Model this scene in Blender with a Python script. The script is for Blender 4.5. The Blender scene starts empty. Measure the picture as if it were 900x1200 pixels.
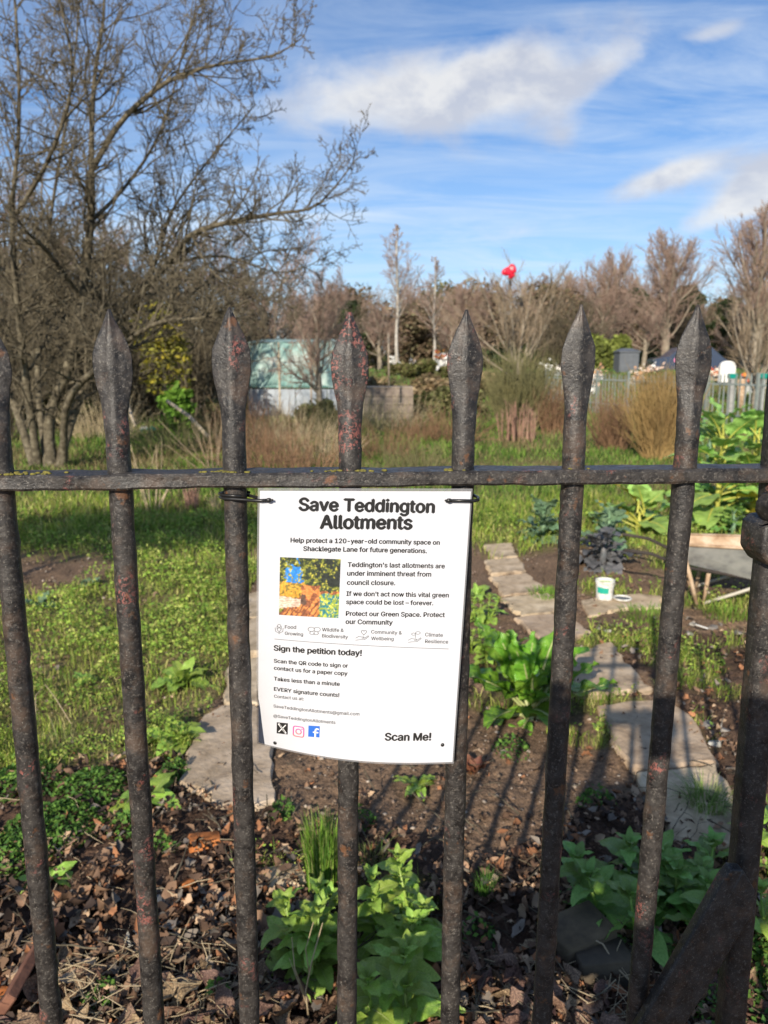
import bpy, bmesh, math, random
import numpy as np
from mathutils import Vector, Matrix, Euler
R = math.radians
SC = bpy.context.scene
COL = SC.collection
rng = np.random.default_rng(7)
random.seed(7)

# ------------------------------------------------------------------ camera
FPX, TH = 900.0, R(10.9)                       # focal length in pixels of a 900x1200 frame, pitch below horizontal
EYE = np.array([0.0, 0.0, 1.5])
cam_d = bpy.data.cameras.new('camera'); cam = bpy.data.objects.new('camera', cam_d); COL.objects.link(cam)
cam.location = EYE; cam.rotation_euler = (R(90) - TH, 0, 0)
cam_d.sensor_fit = 'VERTICAL'; cam_d.sensor_height = 36; cam_d.sensor_width = 27; cam_d.lens = 27.0
cam_d.clip_start = 0.02; cam_d.clip_end = 3000
cam_d.dof.use_dof = True; cam_d.dof.focus_distance = 0.80; cam_d.dof.aperture_fstop = 10
SC.camera = cam
SC.render.resolution_x, SC.render.resolution_y = 768, 1024
# ------------------------------------------------------------------ sun, exposure
SUN_EL, SUN_AZ = R(24.5), R(18.5)              # light travels forwards and to the right by SUN_AZ
ld = bpy.data.lights.new('sun', 'SUN'); ld.energy = 5.0; ld.angle = R(0.53); ld.color = (1, 0.90, 0.76)
sun = bpy.data.objects.new('sun', ld); COL.objects.link(sun)
sdir = Vector((math.sin(SUN_AZ) * math.cos(SUN_EL), math.cos(SUN_AZ) * math.cos(SUN_EL), -math.sin(SUN_EL)))
sun.rotation_euler = sdir.to_track_quat('-Z', 'Y').to_euler()
SC.view_settings.view_transform = 'Standard'; SC.view_settings.look = 'None'
SC.view_settings.exposure = 0.40; SC.view_settings.gamma = 1
# ------------------------------------------------------------------ sky: nishita with procedural clouds
w = bpy.data.worlds.new('World'); SC.world = w; w.use_nodes = True
nt = w.node_tree; nt.nodes.clear()
def N_(t, **k):
    n = nt.nodes.new(t)
    for a, b in k.items(): setattr(n, a, b)
    return n
def math_(op, a, b=None, c=None, clamp=False):
    n = N_('ShaderNodeMath', operation=op, use_clamp=clamp)
    for i, v in enumerate((a, b, c)):
        if v is None: continue
        if isinstance(v, (int, float)): n.inputs[i].default_value = v
        else: nt.links.new(v, n.inputs[i])
    return n.outputs[0]
def build_sky():
    out = N_('ShaderNodeOutputWorld'); bg = N_('ShaderNodeBackground'); bg.inputs['Strength'].default_value = 0.1
    sky = N_('ShaderNodeTexSky', sky_type='NISHITA'); sky.sun_disc = False
    sky.sun_elevation = SUN_EL; sky.sun_rotation = R(180) + SUN_AZ
    sky.air_density = 1.0; sky.dust_density = 0.3; sky.ozone_density = 3.0
    tc = N_('ShaderNodeTexCoord'); sep = N_('ShaderNodeSeparateXYZ'); nt.links.new(tc.outputs['Generated'], sep.inputs[0])
    X, Yy, Z = sep.outputs
    az = math_('ARCTAN2', X, Yy); el = math_('ARCSINE', Z)
    # direction laid on a cloud layer
    den = math_('ADD', math_('MAXIMUM', Z, 0.0), 0.12)
    comb = N_('ShaderNodeCombineXYZ')
    nt.links.new(math_('DIVIDE', X, den), comb.inputs[0]); nt.links.new(math_('DIVIDE', Yy, den), comb.inputs[1])
    def noise(scale, detail, rough, vec=None, loc=(0, 0, 0), sc=(1, 1, 1), dist=0.0):
        mp = N_('ShaderNodeMapping'); nt.links.new(vec or comb.outputs[0], mp.inputs[0])
        mp.inputs['Location'].default_value = loc; mp.inputs['Scale'].default_value = sc
        n = N_('ShaderNodeTexNoise'); n.inputs['Scale'].default_value = scale; n.inputs['Detail'].default_value = detail
        n.inputs['Roughness'].default_value = rough; n.inputs['Distortion'].default_value = dist
        nt.links.new(mp.outputs[0], n.inputs['Vector']); return n.outputs['Fac']
    wisp = noise(2.6, 8, 0.66, loc=(3.1, 7.7, 0), sc=(0.45, 1.3, 1), dist=1.1)
    veil = noise(0.5, 5, 0.6, loc=(1.3, 2.2, 0), sc=(0.5, 1.0, 1), dist=0.4)
    lump = noise(9, 7, 0.6, vec=tc.outputs['Generated'], loc=(1.5, 0.4, 2.0), sc=(1, 1, 1.7), dist=0.25)
    lump2 = noise(9, 7, 0.6, vec=tc.outputs['Generated'], loc=(1.47, 0.4, 2.05), sc=(1, 1, 1.7), dist=0.25)
    def blob(px, py, sa, se, tilt=0.0):
        d = (TH_F + np.array([1., 0, 0]) * (px - 450) / FPX - TH_U * (py - 600) / FPX); d /= np.linalg.norm(d)
        a0, e0 = math.atan2(d[0], d[1]), math.asin(d[2])
        da = math_('SUBTRACT', az, a0); de = math_('SUBTRACT', el, e0)
        ct, st = math.cos(tilt), math.sin(tilt)
        u = math_('ADD', math_('MULTIPLY', da, ct / sa), math_('MULTIPLY', de, st / sa))
        v = math_('ADD', math_('MULTIPLY', da, -st / se), math_('MULTIPLY', de, ct / se))
        r2 = math_('ADD', math_('MULTIPLY', u, u), math_('MULTIPLY', v, v))
        return math_('EXPONENT', math_('MULTIPLY', r2, -1.0))
    def cumulus(blobs):
        s = None
        for b in blobs:
            q = math_('MULTIPLY', blob(*b[:5]), b[5]); s = q if s is None else math_('ADD', s, q)
        m = math_('ADD', s, math_('MULTIPLY', math_('SUBTRACT', lump, 0.5), 2.3))
        m = math_('MULTIPLY', math_('SUBTRACT', m, 0.30), 0.92, clamp=True)
        # smoothstep
        return math_('MULTIPLY', math_('MULTIPLY', m, m), math_('SUBTRACT', 3.0, math_('MULTIPLY', m, 2.0)))
    TH_F = np.array([0, math.cos(TH), -math.sin(TH)]); TH_U = np.array([0, math.sin(TH), math.cos(TH)])
    main = cumulus([(420, 118, .13, .045, .06, .9), (500, 108, .13, .045, .1, .8), (585, 85, .10, .04, .4, .75), (645, 100, .09, .05, 0, .75),
                    (655, 155, .035, .022, 0, .75), (898, 215, .045, .030, .2, 1.5), (835, 255, .065, .018, .35, 1.0), (835, 185, .05, .012, .3, .5),
                    (838, 38, .035, .01, 0, .5), (790, 205, .06, .022, .2, .75), (600, 275, .06, .016, .1, .8), (720, 70, .06, .02, .5, .55), (840, 36, .04, .012, .1, .55), (760, 215, .05, .015, .3, .7),
                    (-500, 160, .2, .05, 0, .9), (1500, 120, .25, .05, 0, .8), (1900, -100, .2, .08, 0, .8), (-900, 60, .2, .07, 0, .8)])
    w1 = math_('MULTIPLY', math_('SUBTRACT', wisp, 0.36), 3.0, clamp=True)
    w2 = math_('MULTIPLY', math_('SUBTRACT', veil, 0.40), 1.9, clamp=True)
    hz = math_('SUBTRACT', 1.0, math_('MULTIPLY', math_('ABSOLUTE', el), 3.2), clamp=True)
    thin = math_('ADD', math_('MULTIPLY', w1, math_('ADD', 0.30, math_('MULTIPLY', w2, 0.8))), math_('MULTIPLY', hz, 0.42), clamp=True)
    # white top / grey underside: a lump field compared with itself a little higher
    shade = math_('ADD', 0.62, math_('MULTIPLY', math_('SUBTRACT', lump2, lump), 3.2))
    lowb = blob(655, 158, .05, .03); shade = math_('SUBTRACT', shade, math_('MULTIPLY', lowb, 0.55))
    under = blob(480, 150, .2, .035, .05); shade = math_('SUBTRACT', shade, math_('MULTIPLY', under, 0.22), clamp=True)
    cr = N_('ShaderNodeValToRGB'); nt.links.new(shade, cr.inputs[0])
    cr.color_ramp.elements[0].color = (4.6, 4.8, 5.4, 1); cr.color_ramp.elements[0].position = 0.1
    cr.color_ramp.elements[1].color = (6.9, 6.8, 6.6, 1); cr.color_ramp.elements[1].position = 0.85
    hs = N_('ShaderNodeMix', data_type='RGBA', blend_type='MULTIPLY'); hs.inputs[0].default_value = 1.0
    nt.links.new(sky.outputs[0], hs.inputs[6]); hs.inputs[7].default_value = SKYMUL
    m1 = N_('ShaderNodeMix', data_type='RGBA'); nt.links.new(math_('MULTIPLY', thin, 0.9), m1.inputs[0]); nt.links.new(hs.outputs[2], m1.inputs[6]); m1.inputs[7].default_value = (6.2, 6.9, 7.6, 1)
    m2 = N_('ShaderNodeMix', data_type='RGBA'); nt.links.new(math_('MULTIPLY', main, 0.85), m2.inputs[0]); nt.links.new(m1.outputs[2], m2.inputs[6]); nt.links.new(cr.outputs[0], m2.inputs[7])
    nt.links.new(m2.outputs[2], bg.inputs['Color']); nt.links.new(bg.outputs[0], out.inputs[0])
SKYMUL = (0.60, 0.80, 1.02, 1)
build_sky()

# ------------------------------------------------------------------ helpers
FW = np.array([0, math.cos(TH), -math.sin(TH)]); UP = np.array([0, math.sin(TH), math.cos(TH)]); RT = np.array([1., 0, 0])
def ray(px, py): return FW + RT * (px - 450) / FPX - UP * (py - 600) / FPX
def at(px, py, z=0.0):                          # photo pixel -> point at height z
    r = ray(px, py); t = (z - EYE[2]) / r[2]; return EYE + r * t
def atd(px, py, d):                             # photo pixel -> point at distance d along y
    r = ray(px, py); return EYE + r * (d / r[1])
_perm = rng.random((256, 256))
def vnoise(x, y, s=1.0, o=0.0):
    x = np.asarray(x, float) * s + o; y = np.asarray(y, float) * s + o * 1.7
    xi = np.floor(x).astype(int); yi = np.floor(y).astype(int); fx = x - xi; fy = y - yi
    fx = fx * fx * (3 - 2 * fx); fy = fy * fy * (3 - 2 * fy)
    g = lambda a, b: _perm[a % 256, b % 256]
    return (g(xi, yi) * (1 - fx) + g(xi + 1, yi) * fx) * (1 - fy) + (g(xi, yi + 1) * (1 - fx) + g(xi + 1, yi + 1) * fx) * fy
def fbm(x, y, s=1.0, o=0.0, n=4):
    t = 0; a = 1; tot = 0
    for i in range(n): t = t + a * vnoise(x, y, s * 2 ** i, o + 13.1 * i); tot += a; a *= .5
    return t / tot
def sstep(x, a, b): t = np.clip((np.asarray(x, float) - a) / (b - a), 0, 1); return t * t * (3 - 2 * t)
def inpoly(x, y, poly):
    x = np.asarray(x, float); y = np.asarray(y, float); c = np.zeros(x.shape, bool); n = len(poly)
    for i in range(n):
        x1, y1 = poly[i]; x2, y2 = poly[i - 1]
        if y1 == y2: continue
        c ^= ((y1 > y) != (y2 > y)) & (x < (x2 - x1) * (y - y1) / (y2 - y1) + x1)
    return c
def gpoly(pts): return [tuple(at(a, b)[:2]) for a, b in pts]
def gh(x, y):
    x = np.asarray(x, float); y = np.asarray(y, float)
    z = (fbm(x, y, 1.3, 5, 3) - .5) * .05 * sstep(y, .5, 2)
    z = z + (fbm(x, y, .25, 2, 2) - .5) * .25 * sstep(y, 8, 16)
    z = z + 1.05 * sstep(y, 27, 44) + 1.6 * sstep(y, 60, 130)
    return z
def norm(v): return v / np.maximum(np.linalg.norm(v, axis=-1, keepdims=True), 1e-9)

def tagm(o, label=None, cat=None, group=None, kind=None):
    if label: o['label'] = label
    if cat: o['category'] = cat
    if group: o['group'] = group
    if kind: o['kind'] = kind
    return o
def mesh(name, V, F, mats=(), col=None, smooth=False, fmat=None):
    me = bpy.data.meshes.new(name); V = np.asarray(V, np.float32)
    if isinstance(F, np.ndarray):
        k = F.shape[1]; nf = len(F)
        me.vertices.add(len(V)); me.vertices.foreach_set('co', V.ravel())
        me.loops.add(nf * k); me.loops.foreach_set('vertex_index', F.astype(np.int32).ravel())
        me.polygons.add(nf); me.polygons.foreach_set('loop_start', np.arange(nf, dtype=np.int32) * k)
        me.update(calc_edges=True)
    else:
        me.from_pydata([tuple(map(float, v)) for v in V], [], [tuple(int(i) for i in f) for f in F]); me.update()
    if col is not None:
        ca = me.color_attributes.new('col', 'FLOAT_COLOR', 'POINT'); c = np.ones((len(V), 4), np.float32); c[:, :3] = col
        ca.data.foreach_set('color', c.ravel())
    for m in mats: me.materials.append(m)
    if fmat is not None: me.polygons.foreach_set('material_index', np.asarray(fmat, np.int32))
    if smooth: me.polygons.foreach_set('use_smooth', np.ones(len(me.polygons), bool))
    me.validate(); return me
def ob(name, me, parent=None, loc=None, rot=None, scale=None):
    o = bpy.data.objects.new(name, me); COL.objects.link(o)
    if parent is not None: o.parent = parent
    if loc is not None: o.location = loc
    if rot is not None: o.rotation_euler = rot
    if scale is not None: o.scale = scale if hasattr(scale, '__len__') else (scale,) * 3
    return o
def thing(name, loc, label, cat, group=None, rotz=0, scale=1):
    o = ob(name, None, None, tuple(loc), (0, 0, rotz), scale); o.empty_display_size = .1
    return tagm(o, label, cat, group)
def copy_tree(o, parent=None):
    c = o.copy(); COL.objects.link(c)
    if parent is not None: c.parent = parent
    for ch in list(o.children): copy_tree(ch, c)
    return c

class MB:                                       # collects shapes for one mesh
    def __init__(s): s.V = []; s.F = []; s.M = []; s.n = 0
    def add(s, V, F, m=0):
        s.V += [tuple(v) for v in V]; s.F += [tuple(i + s.n for i in f) for f in F]; s.M += [m] * len(F); s.n += len(V)
    def box(s, c, d, rot=None, m=0, bev=0.0, taper=1.0):
        hx, hy, hz = d[0] / 2, d[1] / 2, d[2] / 2; rm = rot or Matrix.Identity(3)
        if bev <= 0:
            P = [(-hx, -hy, -hz), (hx, -hy, -hz), (hx, hy, -hz), (-hx, hy, -hz), (-hx * taper, -hy * taper, hz), (hx * taper, -hy * taper, hz), (hx * taper, hy * taper, hz), (-hx * taper, hy * taper, hz)]
            F = [(0, 3, 2, 1), (4, 5, 6, 7), (0, 1, 5, 4), (1, 2, 6, 5), (2, 3, 7, 6), (3, 0, 4, 7)]
        else:
            b = bev; P = []
            for z, e in ((-hz, b), (-hz + b, 0), (hz - b, 0), (hz, b)):
                X, Y = hx - e, hy - e
                P += [(-X + b, -Y, z), (X - b, -Y, z), (X, -Y + b, z), (X, Y - b, z), (X - b, Y, z), (-X + b, Y, z), (-X, Y - b, z), (-X, -Y + b, z)]
            F = [tuple(range(7, -1, -1)), tuple(range(24, 32))]
            for k in range(3):
                for i in range(8): F.append((k * 8 + i, k * 8 + (i + 1) % 8, k * 8 + 8 + (i + 1) % 8, k * 8 + 8 + i))
        s.add([tuple(Vector(c) + rm @ Vector(p)) for p in P], F, m); return s
    def tube(s, pts, rad, k=8, m=0, cap=True):
        pts = [Vector(p) for p in pts]; n = len(pts); rad = rad if hasattr(rad, '__len__') else [rad] * n
        V = []; ref = None
        for i, p in enumerate(pts):
            t = (pts[min(i + 1, n - 1)] - pts[max(i - 1, 0)]).normalized()
            if ref is None: ref = Vector((0, 0, 1)) if abs(t.z) < .9 else Vector((1, 0, 0))
            u = t.cross(ref).normalized(); v = t.cross(u).normalized(); ref = -v if False else u.cross(t)
            for j in range(k):
                a = 2 * math.pi * j / k; V.append(p + (u * math.cos(a) + v * math.sin(a)) * rad[i])
        F = [(i * k + j, i * k + (j + 1) % k, (i + 1) * k + (j + 1) % k, (i + 1) * k + j) for i in range(n - 1) for j in range(k)]
        if cap: F += [tuple(range(k - 1, -1, -1)), tuple(range((n - 1) * k, n * k))]
        s.add(V, F, m); return s
    def prism(s, poly, z0, z1, bev=0.0, m=0):
        n = len(poly); c = np.mean(poly, 0); P = [(x, y, z0) for x, y in poly] + [(x, y, z1 - bev) for x, y in poly]
        if bev: 
            q = [tuple(np.array(p) + (c - np.array(p)) / max(1e-6, np.linalg.norm(c - np.array(p))) * bev) for p in poly]; P += [(x, y, z1) for x, y in q]
        L = 3 if bev else 2
        F = [(k * n + i, k * n + (i + 1) % n, (k + 1) * n + (i + 1) % n, (k + 1) * n + i) for k in range(L - 1) for i in range(n)]
        F += [tuple(range((L - 1) * n, L * n)), tuple(range(n - 1, -1, -1))]
        s.add(P, F, m); return s
    def mesh(s, name, mats, smooth=False): 
        me = mesh(name, s.V, s.F, mats, smooth=smooth); me.polygons.foreach_set('material_index', np.array(s.M, np.int32)); return me
    def ob(s, name, mats, parent=None, smooth=False, **k):
        return ob(name, s.mesh(name, mats if isinstance(mats, (list, tuple)) else [mats], smooth), parent, **k)

# ------------------------------------------------------------------ materials
def mat(name, cols, scale=20, rough=.7, bump=.3, bscale=80, bdist=.002, detail=5, spec=.4, objvar=.0, attr=False, trans=0.0, metal=0.0, coat=0.0, pos=None, coords='Object', nrough=.6, stain=None):
    m = bpy.data.materials.new(name); m.use_nodes = True; t = m.node_tree; t.nodes.clear(); L = t.links.new
    out = t.nodes.new('ShaderNodeOutputMaterial'); b = t.nodes.new('ShaderNodeBsdfPrincipled')
    b.inputs['Roughness'].default_value = rough; b.inputs['Specular IOR Level'].default_value = spec; b.inputs['Metallic'].default_value = metal
    b.inputs['Coat Weight'].default_value = coat; b.inputs['Coat Roughness'].default_value = .12
    tc = t.nodes.new('ShaderNodeTexCoord'); n = t.nodes.new('ShaderNodeTexNoise'); L(tc.outputs[coords], n.inputs['Vector'])
    n.inputs['Scale'].default_value = scale; n.inputs['Detail'].default_value = detail; n.inputs['Roughness'].default_value = nrough
    r = t.nodes.new('ShaderNodeValToRGB'); L(n.outputs['Fac'], r.inputs[0]); e = r.color_ramp.elements
    k = len(cols); pos = pos or [(.32 + .36 * i / max(1, k - 1)) for i in range(k)]
    while len(e) < k: e.new(.5)
    for i in range(k): e[i].position = pos[i]; e[i].color = (*cols[i], 1)
    c = r.outputs[0]
    if attr:
        a = t.nodes.new('ShaderNodeAttribute'); a.attribute_name = 'col'
        mx = t.nodes.new('ShaderNodeMix'); mx.data_type = 'RGBA'; mx.blend_type = 'MULTIPLY'; mx.inputs[0].default_value = 1
        L(a.outputs['Color'], mx.inputs[6]); L(c, mx.inputs[7]); c = mx.outputs[2]
    if objvar:
        oi = t.nodes.new('ShaderNodeObjectInfo'); h = t.nodes.new('ShaderNodeHueSaturation'); L(c, h.inputs['Color'])
        mr = t.nodes.new('ShaderNodeMapRange'); L(oi.outputs['Random'], mr.inputs[0]); mr.inputs[3].default_value = 1 - objvar; mr.inputs[4].default_value = 1 + objvar
        L(mr.outputs[0], h.inputs['Value'])
        mh = t.nodes.new('ShaderNodeMapRange'); L(oi.outputs['Random'], mh.inputs[0]); mh.inputs[3].default_value = .5 - .06 * objvar; mh.inputs[4].default_value = .5 + .06 * objvar
        L(mh.outputs[0], h.inputs['Hue']); c = h.outputs[0]
    if stain:                                       # soil trodden over the surface in irregular patches
        n3 = t.nodes.new('ShaderNodeTexNoise'); L(tc.outputs[coords], n3.inputs['Vector']); n3.inputs['Scale'].default_value = 4.5; n3.inputs['Detail'].default_value = 8; n3.inputs['Roughness'].default_value = .68; n3.inputs['Distortion'].default_value = .6
        r3 = t.nodes.new('ShaderNodeValToRGB'); L(n3.outputs['Fac'], r3.inputs[0]); r3.color_ramp.elements[0].position = .50; r3.color_ramp.elements[1].position = .66; r3.color_ramp.elements[1].color = (stain[3],) * 3 + (1,)
        m3 = t.nodes.new('ShaderNodeMix'); m3.data_type = 'RGBA'; L(r3.outputs[0], m3.inputs[0]); L(c, m3.inputs[6]); m3.inputs[7].default_value = (*stain[:3], 1); c = m3.outputs[2]
    L(c, b.inputs['Base Color'])
    if bump:
        n2 = t.nodes.new('ShaderNodeTexNoise'); L(tc.outputs[coords], n2.inputs['Vector']); n2.inputs['Scale'].default_value = bscale; n2.inputs['Detail'].default_value = 6
        bp = t.nodes.new('ShaderNodeBump'); bp.inputs['Strength'].default_value = bump; bp.inputs['Distance'].default_value = bdist; L(n2.outputs['Fac'], bp.inputs['Height']); L(bp.outputs[0], b.inputs['Normal'])
    sh = b.outputs[0]
    if trans:
        tr = t.nodes.new('ShaderNodeBsdfTranslucent'); L(c, tr.inputs['Color']); ms = t.nodes.new('ShaderNodeMixShader'); ms.inputs[0].default_value = trans
        L(b.outputs[0], ms.inputs[1]); L(tr.outputs[0], ms.inputs[2]); sh = ms.outputs[0]
    L(sh, out.inputs[0]); return m
W1 = (1, 1, 1)
def iron_material(red=.60, nm='weathered_black_iron_paint'):
    m = bpy.data.materials.new(nm); m.use_nodes = True; t = m.node_tree; t.nodes.clear(); L = t.links.new
    out = t.nodes.new('ShaderNodeOutputMaterial'); b = t.nodes.new('ShaderNodeBsdfPrincipled'); tc = t.nodes.new('ShaderNodeTexCoord')
    oi = t.nodes.new('ShaderNodeObjectInfo'); ad = t.nodes.new('ShaderNodeVectorMath'); ad.operation = 'ADD'; ml = t.nodes.new('ShaderNodeVectorMath'); ml.operation = 'SCALE'
    L(tc.outputs['Object'], ad.inputs[0]); L(oi.outputs['Location'], ml.inputs[0]); ml.inputs['Scale'].default_value = 7.3; L(ml.outputs[0], ad.inputs[1]); V = ad.outputs[0]
    def noise(s, d=4, r=.6, dist=0.):
        n = t.nodes.new('ShaderNodeTexNoise'); L(V, n.inputs['Vector']); n.inputs['Scale'].default_value = s; n.inputs['Detail'].default_value = d; n.inputs['Roughness'].default_value = r; n.inputs['Distortion'].default_value = dist; return n.outputs['Fac']
    def ramp(f, a, c, ca=(0, 0, 0, 1), cb=(1, 1, 1, 1)):
        r = t.nodes.new('ShaderNodeValToRGB'); L(f, r.inputs[0]); r.color_ramp.elements[0].position = a; r.color_ramp.elements[1].position = c
        r.color_ramp.elements[0].color = ca; r.color_ramp.elements[1].color = cb; return r.outputs[0]
    def mix(f, a, c):
        n = t.nodes.new('ShaderNodeMix'); n.data_type = 'RGBA'; L(f, n.inputs[0])
        for i, v in ((6, a), (7, c)):
            if isinstance(v, tuple): n.inputs[i].default_value = (*v, 1)
            else: L(v, n.inputs[i])
        return n.outputs[2]
    def mul(a, c):
        n = t.nodes.new('ShaderNodeMath'); n.operation = 'MULTIPLY'; L(a, n.inputs[0])
        if isinstance(c, float): n.inputs[1].default_value = c
        else: L(c, n.inputs[1])
        return n.outputs[0]
    c = mix(ramp(noise(60, 5), .35, .65), (.011, .010, .010), (.044, .039, .035))
    c = mix(mul(ramp(noise(25, 5, .7), .52, .66), .6), c, (.10, .066, .046))                # brown bloom
    c = mix(mul(ramp(noise(260, 4, .75), .54, .68), .7), c, (.16, .145, .125))                 # grey chips
    pk = mul(ramp(noise(16, 3, .6, .5), red, red + .08), ramp(noise(220, 4, .75), .50, .58))
    c = mix(mul(pk, .75), c, (.30, .105, .085))                                                # old red primer
    c = mix(ramp(noise(620, 3, .6), .65, .73), c, (.22, .20, .17))                          # pale specks
    c = mix(mul(ramp(noise(38, 4, .6), .64, .70), .8), c, (.14, .065, .03))                 # rust
    L(c, b.inputs['Base Color']); b.inputs['Specular IOR Level'].default_value = .45
    L(ramp(noise(120, 3), .3, .7, (.32, .32, .32, 1), (.62, .62, .62, 1)), b.inputs['Roughness'])
    bp = t.nodes.new('ShaderNodeBump'); bp.inputs['Strength'].default_value = .75; bp.inputs['Distance'].default_value = .0011; L(noise(150, 6, .65), bp.inputs['Height'])
    bp2 = t.nodes.new('ShaderNodeBump'); bp2.inputs['Strength'].default_value = .6; bp2.inputs['Distance'].default_value = .0007; L(noise(480, 4, .6), bp2.inputs['Height']); L(bp.outputs[0], bp2.inputs['Normal'])
    L(bp2.outputs[0], b.inputs['Normal']); L(b.outputs[0], out.inputs[0]); return m
IRON = iron_material(); IRONRED = iron_material(.40, 'flaking_red_primer_on_iron')
MOSS = mat('yellow_moss', [(.10, .09, .02), (.22, .19, .04)], 300, .95, .8, 600, .001)
BLACKPL = mat('black_nylon', [(.012,) * 3, (.018,) * 3], 50, .35, 0)
PAPER = mat('laminated_paper', [(.55, .56, .595), (.59, .60, .635)], 8, .30, .22, 22, .004, coat=.6, spec=.4)
INK = mat('black_ink', [(.016,) * 3, (.022,) * 3], 50, .4, 0, coat=.5)
INKG = mat('grey_ink', [(.05,) * 3, (.06,) * 3], 50, .4, 0, coat=.5)
def flat(name, c, rough=.5, coat=.0): return mat(name, [tuple(x * .93 for x in c), c], 30, rough, 0, coat=coat)
ATTR = mat('leafy_cover', [(.75, .75, .75), (1.2, 1.2, 1.2)], 3, .75, 0, attr=True, trans=.25, spec=.3)
ATTRD = mat('dry_cover', [(.7, .7, .7), (1.2, 1.2, 1.2)], 9, .85, 0, attr=True, spec=.15)
GROUNDM = mat('soil_and_turf', [(.45, .45, .45), (.95, .95, .95), (1.5, 1.45, 1.35)], 55, .95, .8, 120, .012, 8, attr=True, spec=.15)
BARK = mat('grey_olive_bark', [(.045, .038, .026), (.11, .092, .062), (.20, .175, .12)], 14, .9, .5, 60, .004, spec=.2)
TWIG = mat('grey_brown_twig', [(.08, .066, .042), (.18, .15, .10)], 3, .85, 0, spec=.2)
TWIGR = mat('reddish_twig', [(.25, .165, .125), (.42, .31, .245)], 1.2, .85, 0, spec=.2)
TWIGT = mat('tan_twig', [(.20, .15, .10), (.36, .28, .19)], 1.2, .85, 0, spec=.2)
BARKT = mat('pale_bark', [(.18, .15, .11), (.34, .29, .22)], 3, .9, 0, spec=.2)
BIRCH = mat('birch_bark', [(.30, .27, .22), (.50, .47, .42)], 4, .8, 0, spec=.2)
LEAFB = mat('bright_leaf', [(.20, .34, .04), (.37, .51, .10)], 25, .38, .35, 60, .003, objvar=.28, trans=.22, spec=.5)
LEAFG = mat('mid_green_leaf', [(.14, .28, .05), (.24, .40, .09)], 25, .42, .35, 60, .003, objvar=.28, trans=.22, spec=.5)
LEAFCH = mat('chard_leaf', [(.08, .24, .015), (.24, .44, .05)], 14, .30, .8, 26, .012, objvar=.25, trans=.18, spec=.6)
LEAFK = mat('blue_green_kale_leaf', [(.11, .19, .10), (.20, .31, .17)], 16, .5, .8, 30, .01, objvar=.25, trans=.1, spec=.4)
LEAFP = mat('purple_kale_leaf', [(.085, .095, .10), (.17, .16, .16)], 16, .5, .8, 30, .01, objvar=.3, trans=.08, spec=.4)
LEAFY = mat('pale_cabbage_leaf', [(.22, .38, .07), (.36, .55, .15)], 10, .45, .6, 22, .012, objvar=.25, trans=.2, spec=.4)
LEAFYE = mat('yellowed_leaf', [(.50, .40, .03), (.62, .50, .06)], 10, .5, .4, 22, .01, objvar=.2, trans=.2)
LEAFR = mat('reddish_lettuce_leaf', [(.16, .05, .035), (.24, .12, .05)], 10, .5, .4, 22, .01, objvar=.2, trans=.15)
STALK = mat('pale_stalk', [(.38, .42, .16), (.52, .54, .26)], 20, .45, 0, trans=.1)
STALKY = mat('yellow_green_stalk', [(.40, .42, .06), (.55, .52, .12)], 20, .45, 0, trans=.1)
DEAD = mat('dead_leaf', [(.055, .034, .022), (.17, .10, .066), (.37, .24, .15)], 22, .6, .5, 90, .002, objvar=.45, spec=.4)
STONEM = mat('sandstone_slab', [(.30, .22, .14), (.50, .385, .26), (.60, .48, .34)], 6, .9, .8, 30, .010, 8, objvar=.12, spec=.2, stain=(.13, .09, .06, .75))
CONC = mat('grey_concrete_slab', [(.28, .215, .14), (.48, .38, .265), (.60, .49, .36)], 7, .9, .7, 35, .009, 8, objvar=.08, spec=.2, stain=(.15, .11, .075, .6))
BRICKM = mat('broken_orange_brick', [(.10, .045, .02), (.50, .17, .05), (.55, .22, .08)], 18, .9, .6, 90, .003, spec=.2)
SLATE = mat('grey_slate', [(.10, .11, .12), (.17, .18, .19)], 12, .6, .3, 60, .002)
FLINT = mat('pale_stone', [(.20, .18, .15), (.42, .40, .36)], 20, .8, .4, 60, .003, objvar=.4)
RUSTW = mat('rust_red_board', [(.10, .04, .025), (.22, .10, .06)], 20, .85, .5, 90, .003)
GALV = mat('weathered_galvanised_steel', [(.22, .22, .22), (.38, .38, .36), (.46, .45, .42)], 9, .5, .3, 40, .002, metal=.35)
RUST = mat('rusty_painted_steel', [(.24, .14, .075), (.42, .29, .18), (.54, .42, .30)], 12, .8, .4, 60, .002)
RUBBER = mat('black_rubber', [(.02,) * 3, (.035,) * 3], 20, .8, 0)
WPL = mat('white_plastic', [(.38, .34, .27), (.66, .65, .60), (.74, .74, .71)], 26, .4, 0)
LIME = mat('lime_liquid', [(.22, .40, .03), (.30, .50, .06)], 20, .3, 0)
TEALP = flat('teal_print', (.02, .35, .26), .4)
NET = mat('teal_netting', [(.20, .38, .35), (.36, .53, .49), (.60, .68, .64)], 1.6, .7, 0, spec=.3, trans=.2)
SHEET = mat('pale_blue_grey_sheeting', [(.26, .30, .34), (.44, .48, .52)], 1.6, .6, 0)
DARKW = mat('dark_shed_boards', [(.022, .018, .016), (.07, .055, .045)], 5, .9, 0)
TIMB = mat('pale_weathered_timber', [(.30, .24, .17), (.48, .40, .30)], 6, .85, 0, objvar=.15)
WHITEP = flat('white_paint', (.72, .71, .68), .6)
GREYPL = mat('dark_grey_plastic', [(.09, .10, .11), (.13, .14, .155)], 4, .5, 0)
FENCEG = mat('grey_green_steel_paint', [(.16, .19, .18), (.26, .29, .27)], 6, .6, 0, objvar=.2)
CARP = flat('dark_blue_car_paint', (.035, .05, .09), .25, .8)
GLASS = flat('dark_car_glass', (.03, .035, .04), .1, .5)
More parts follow.
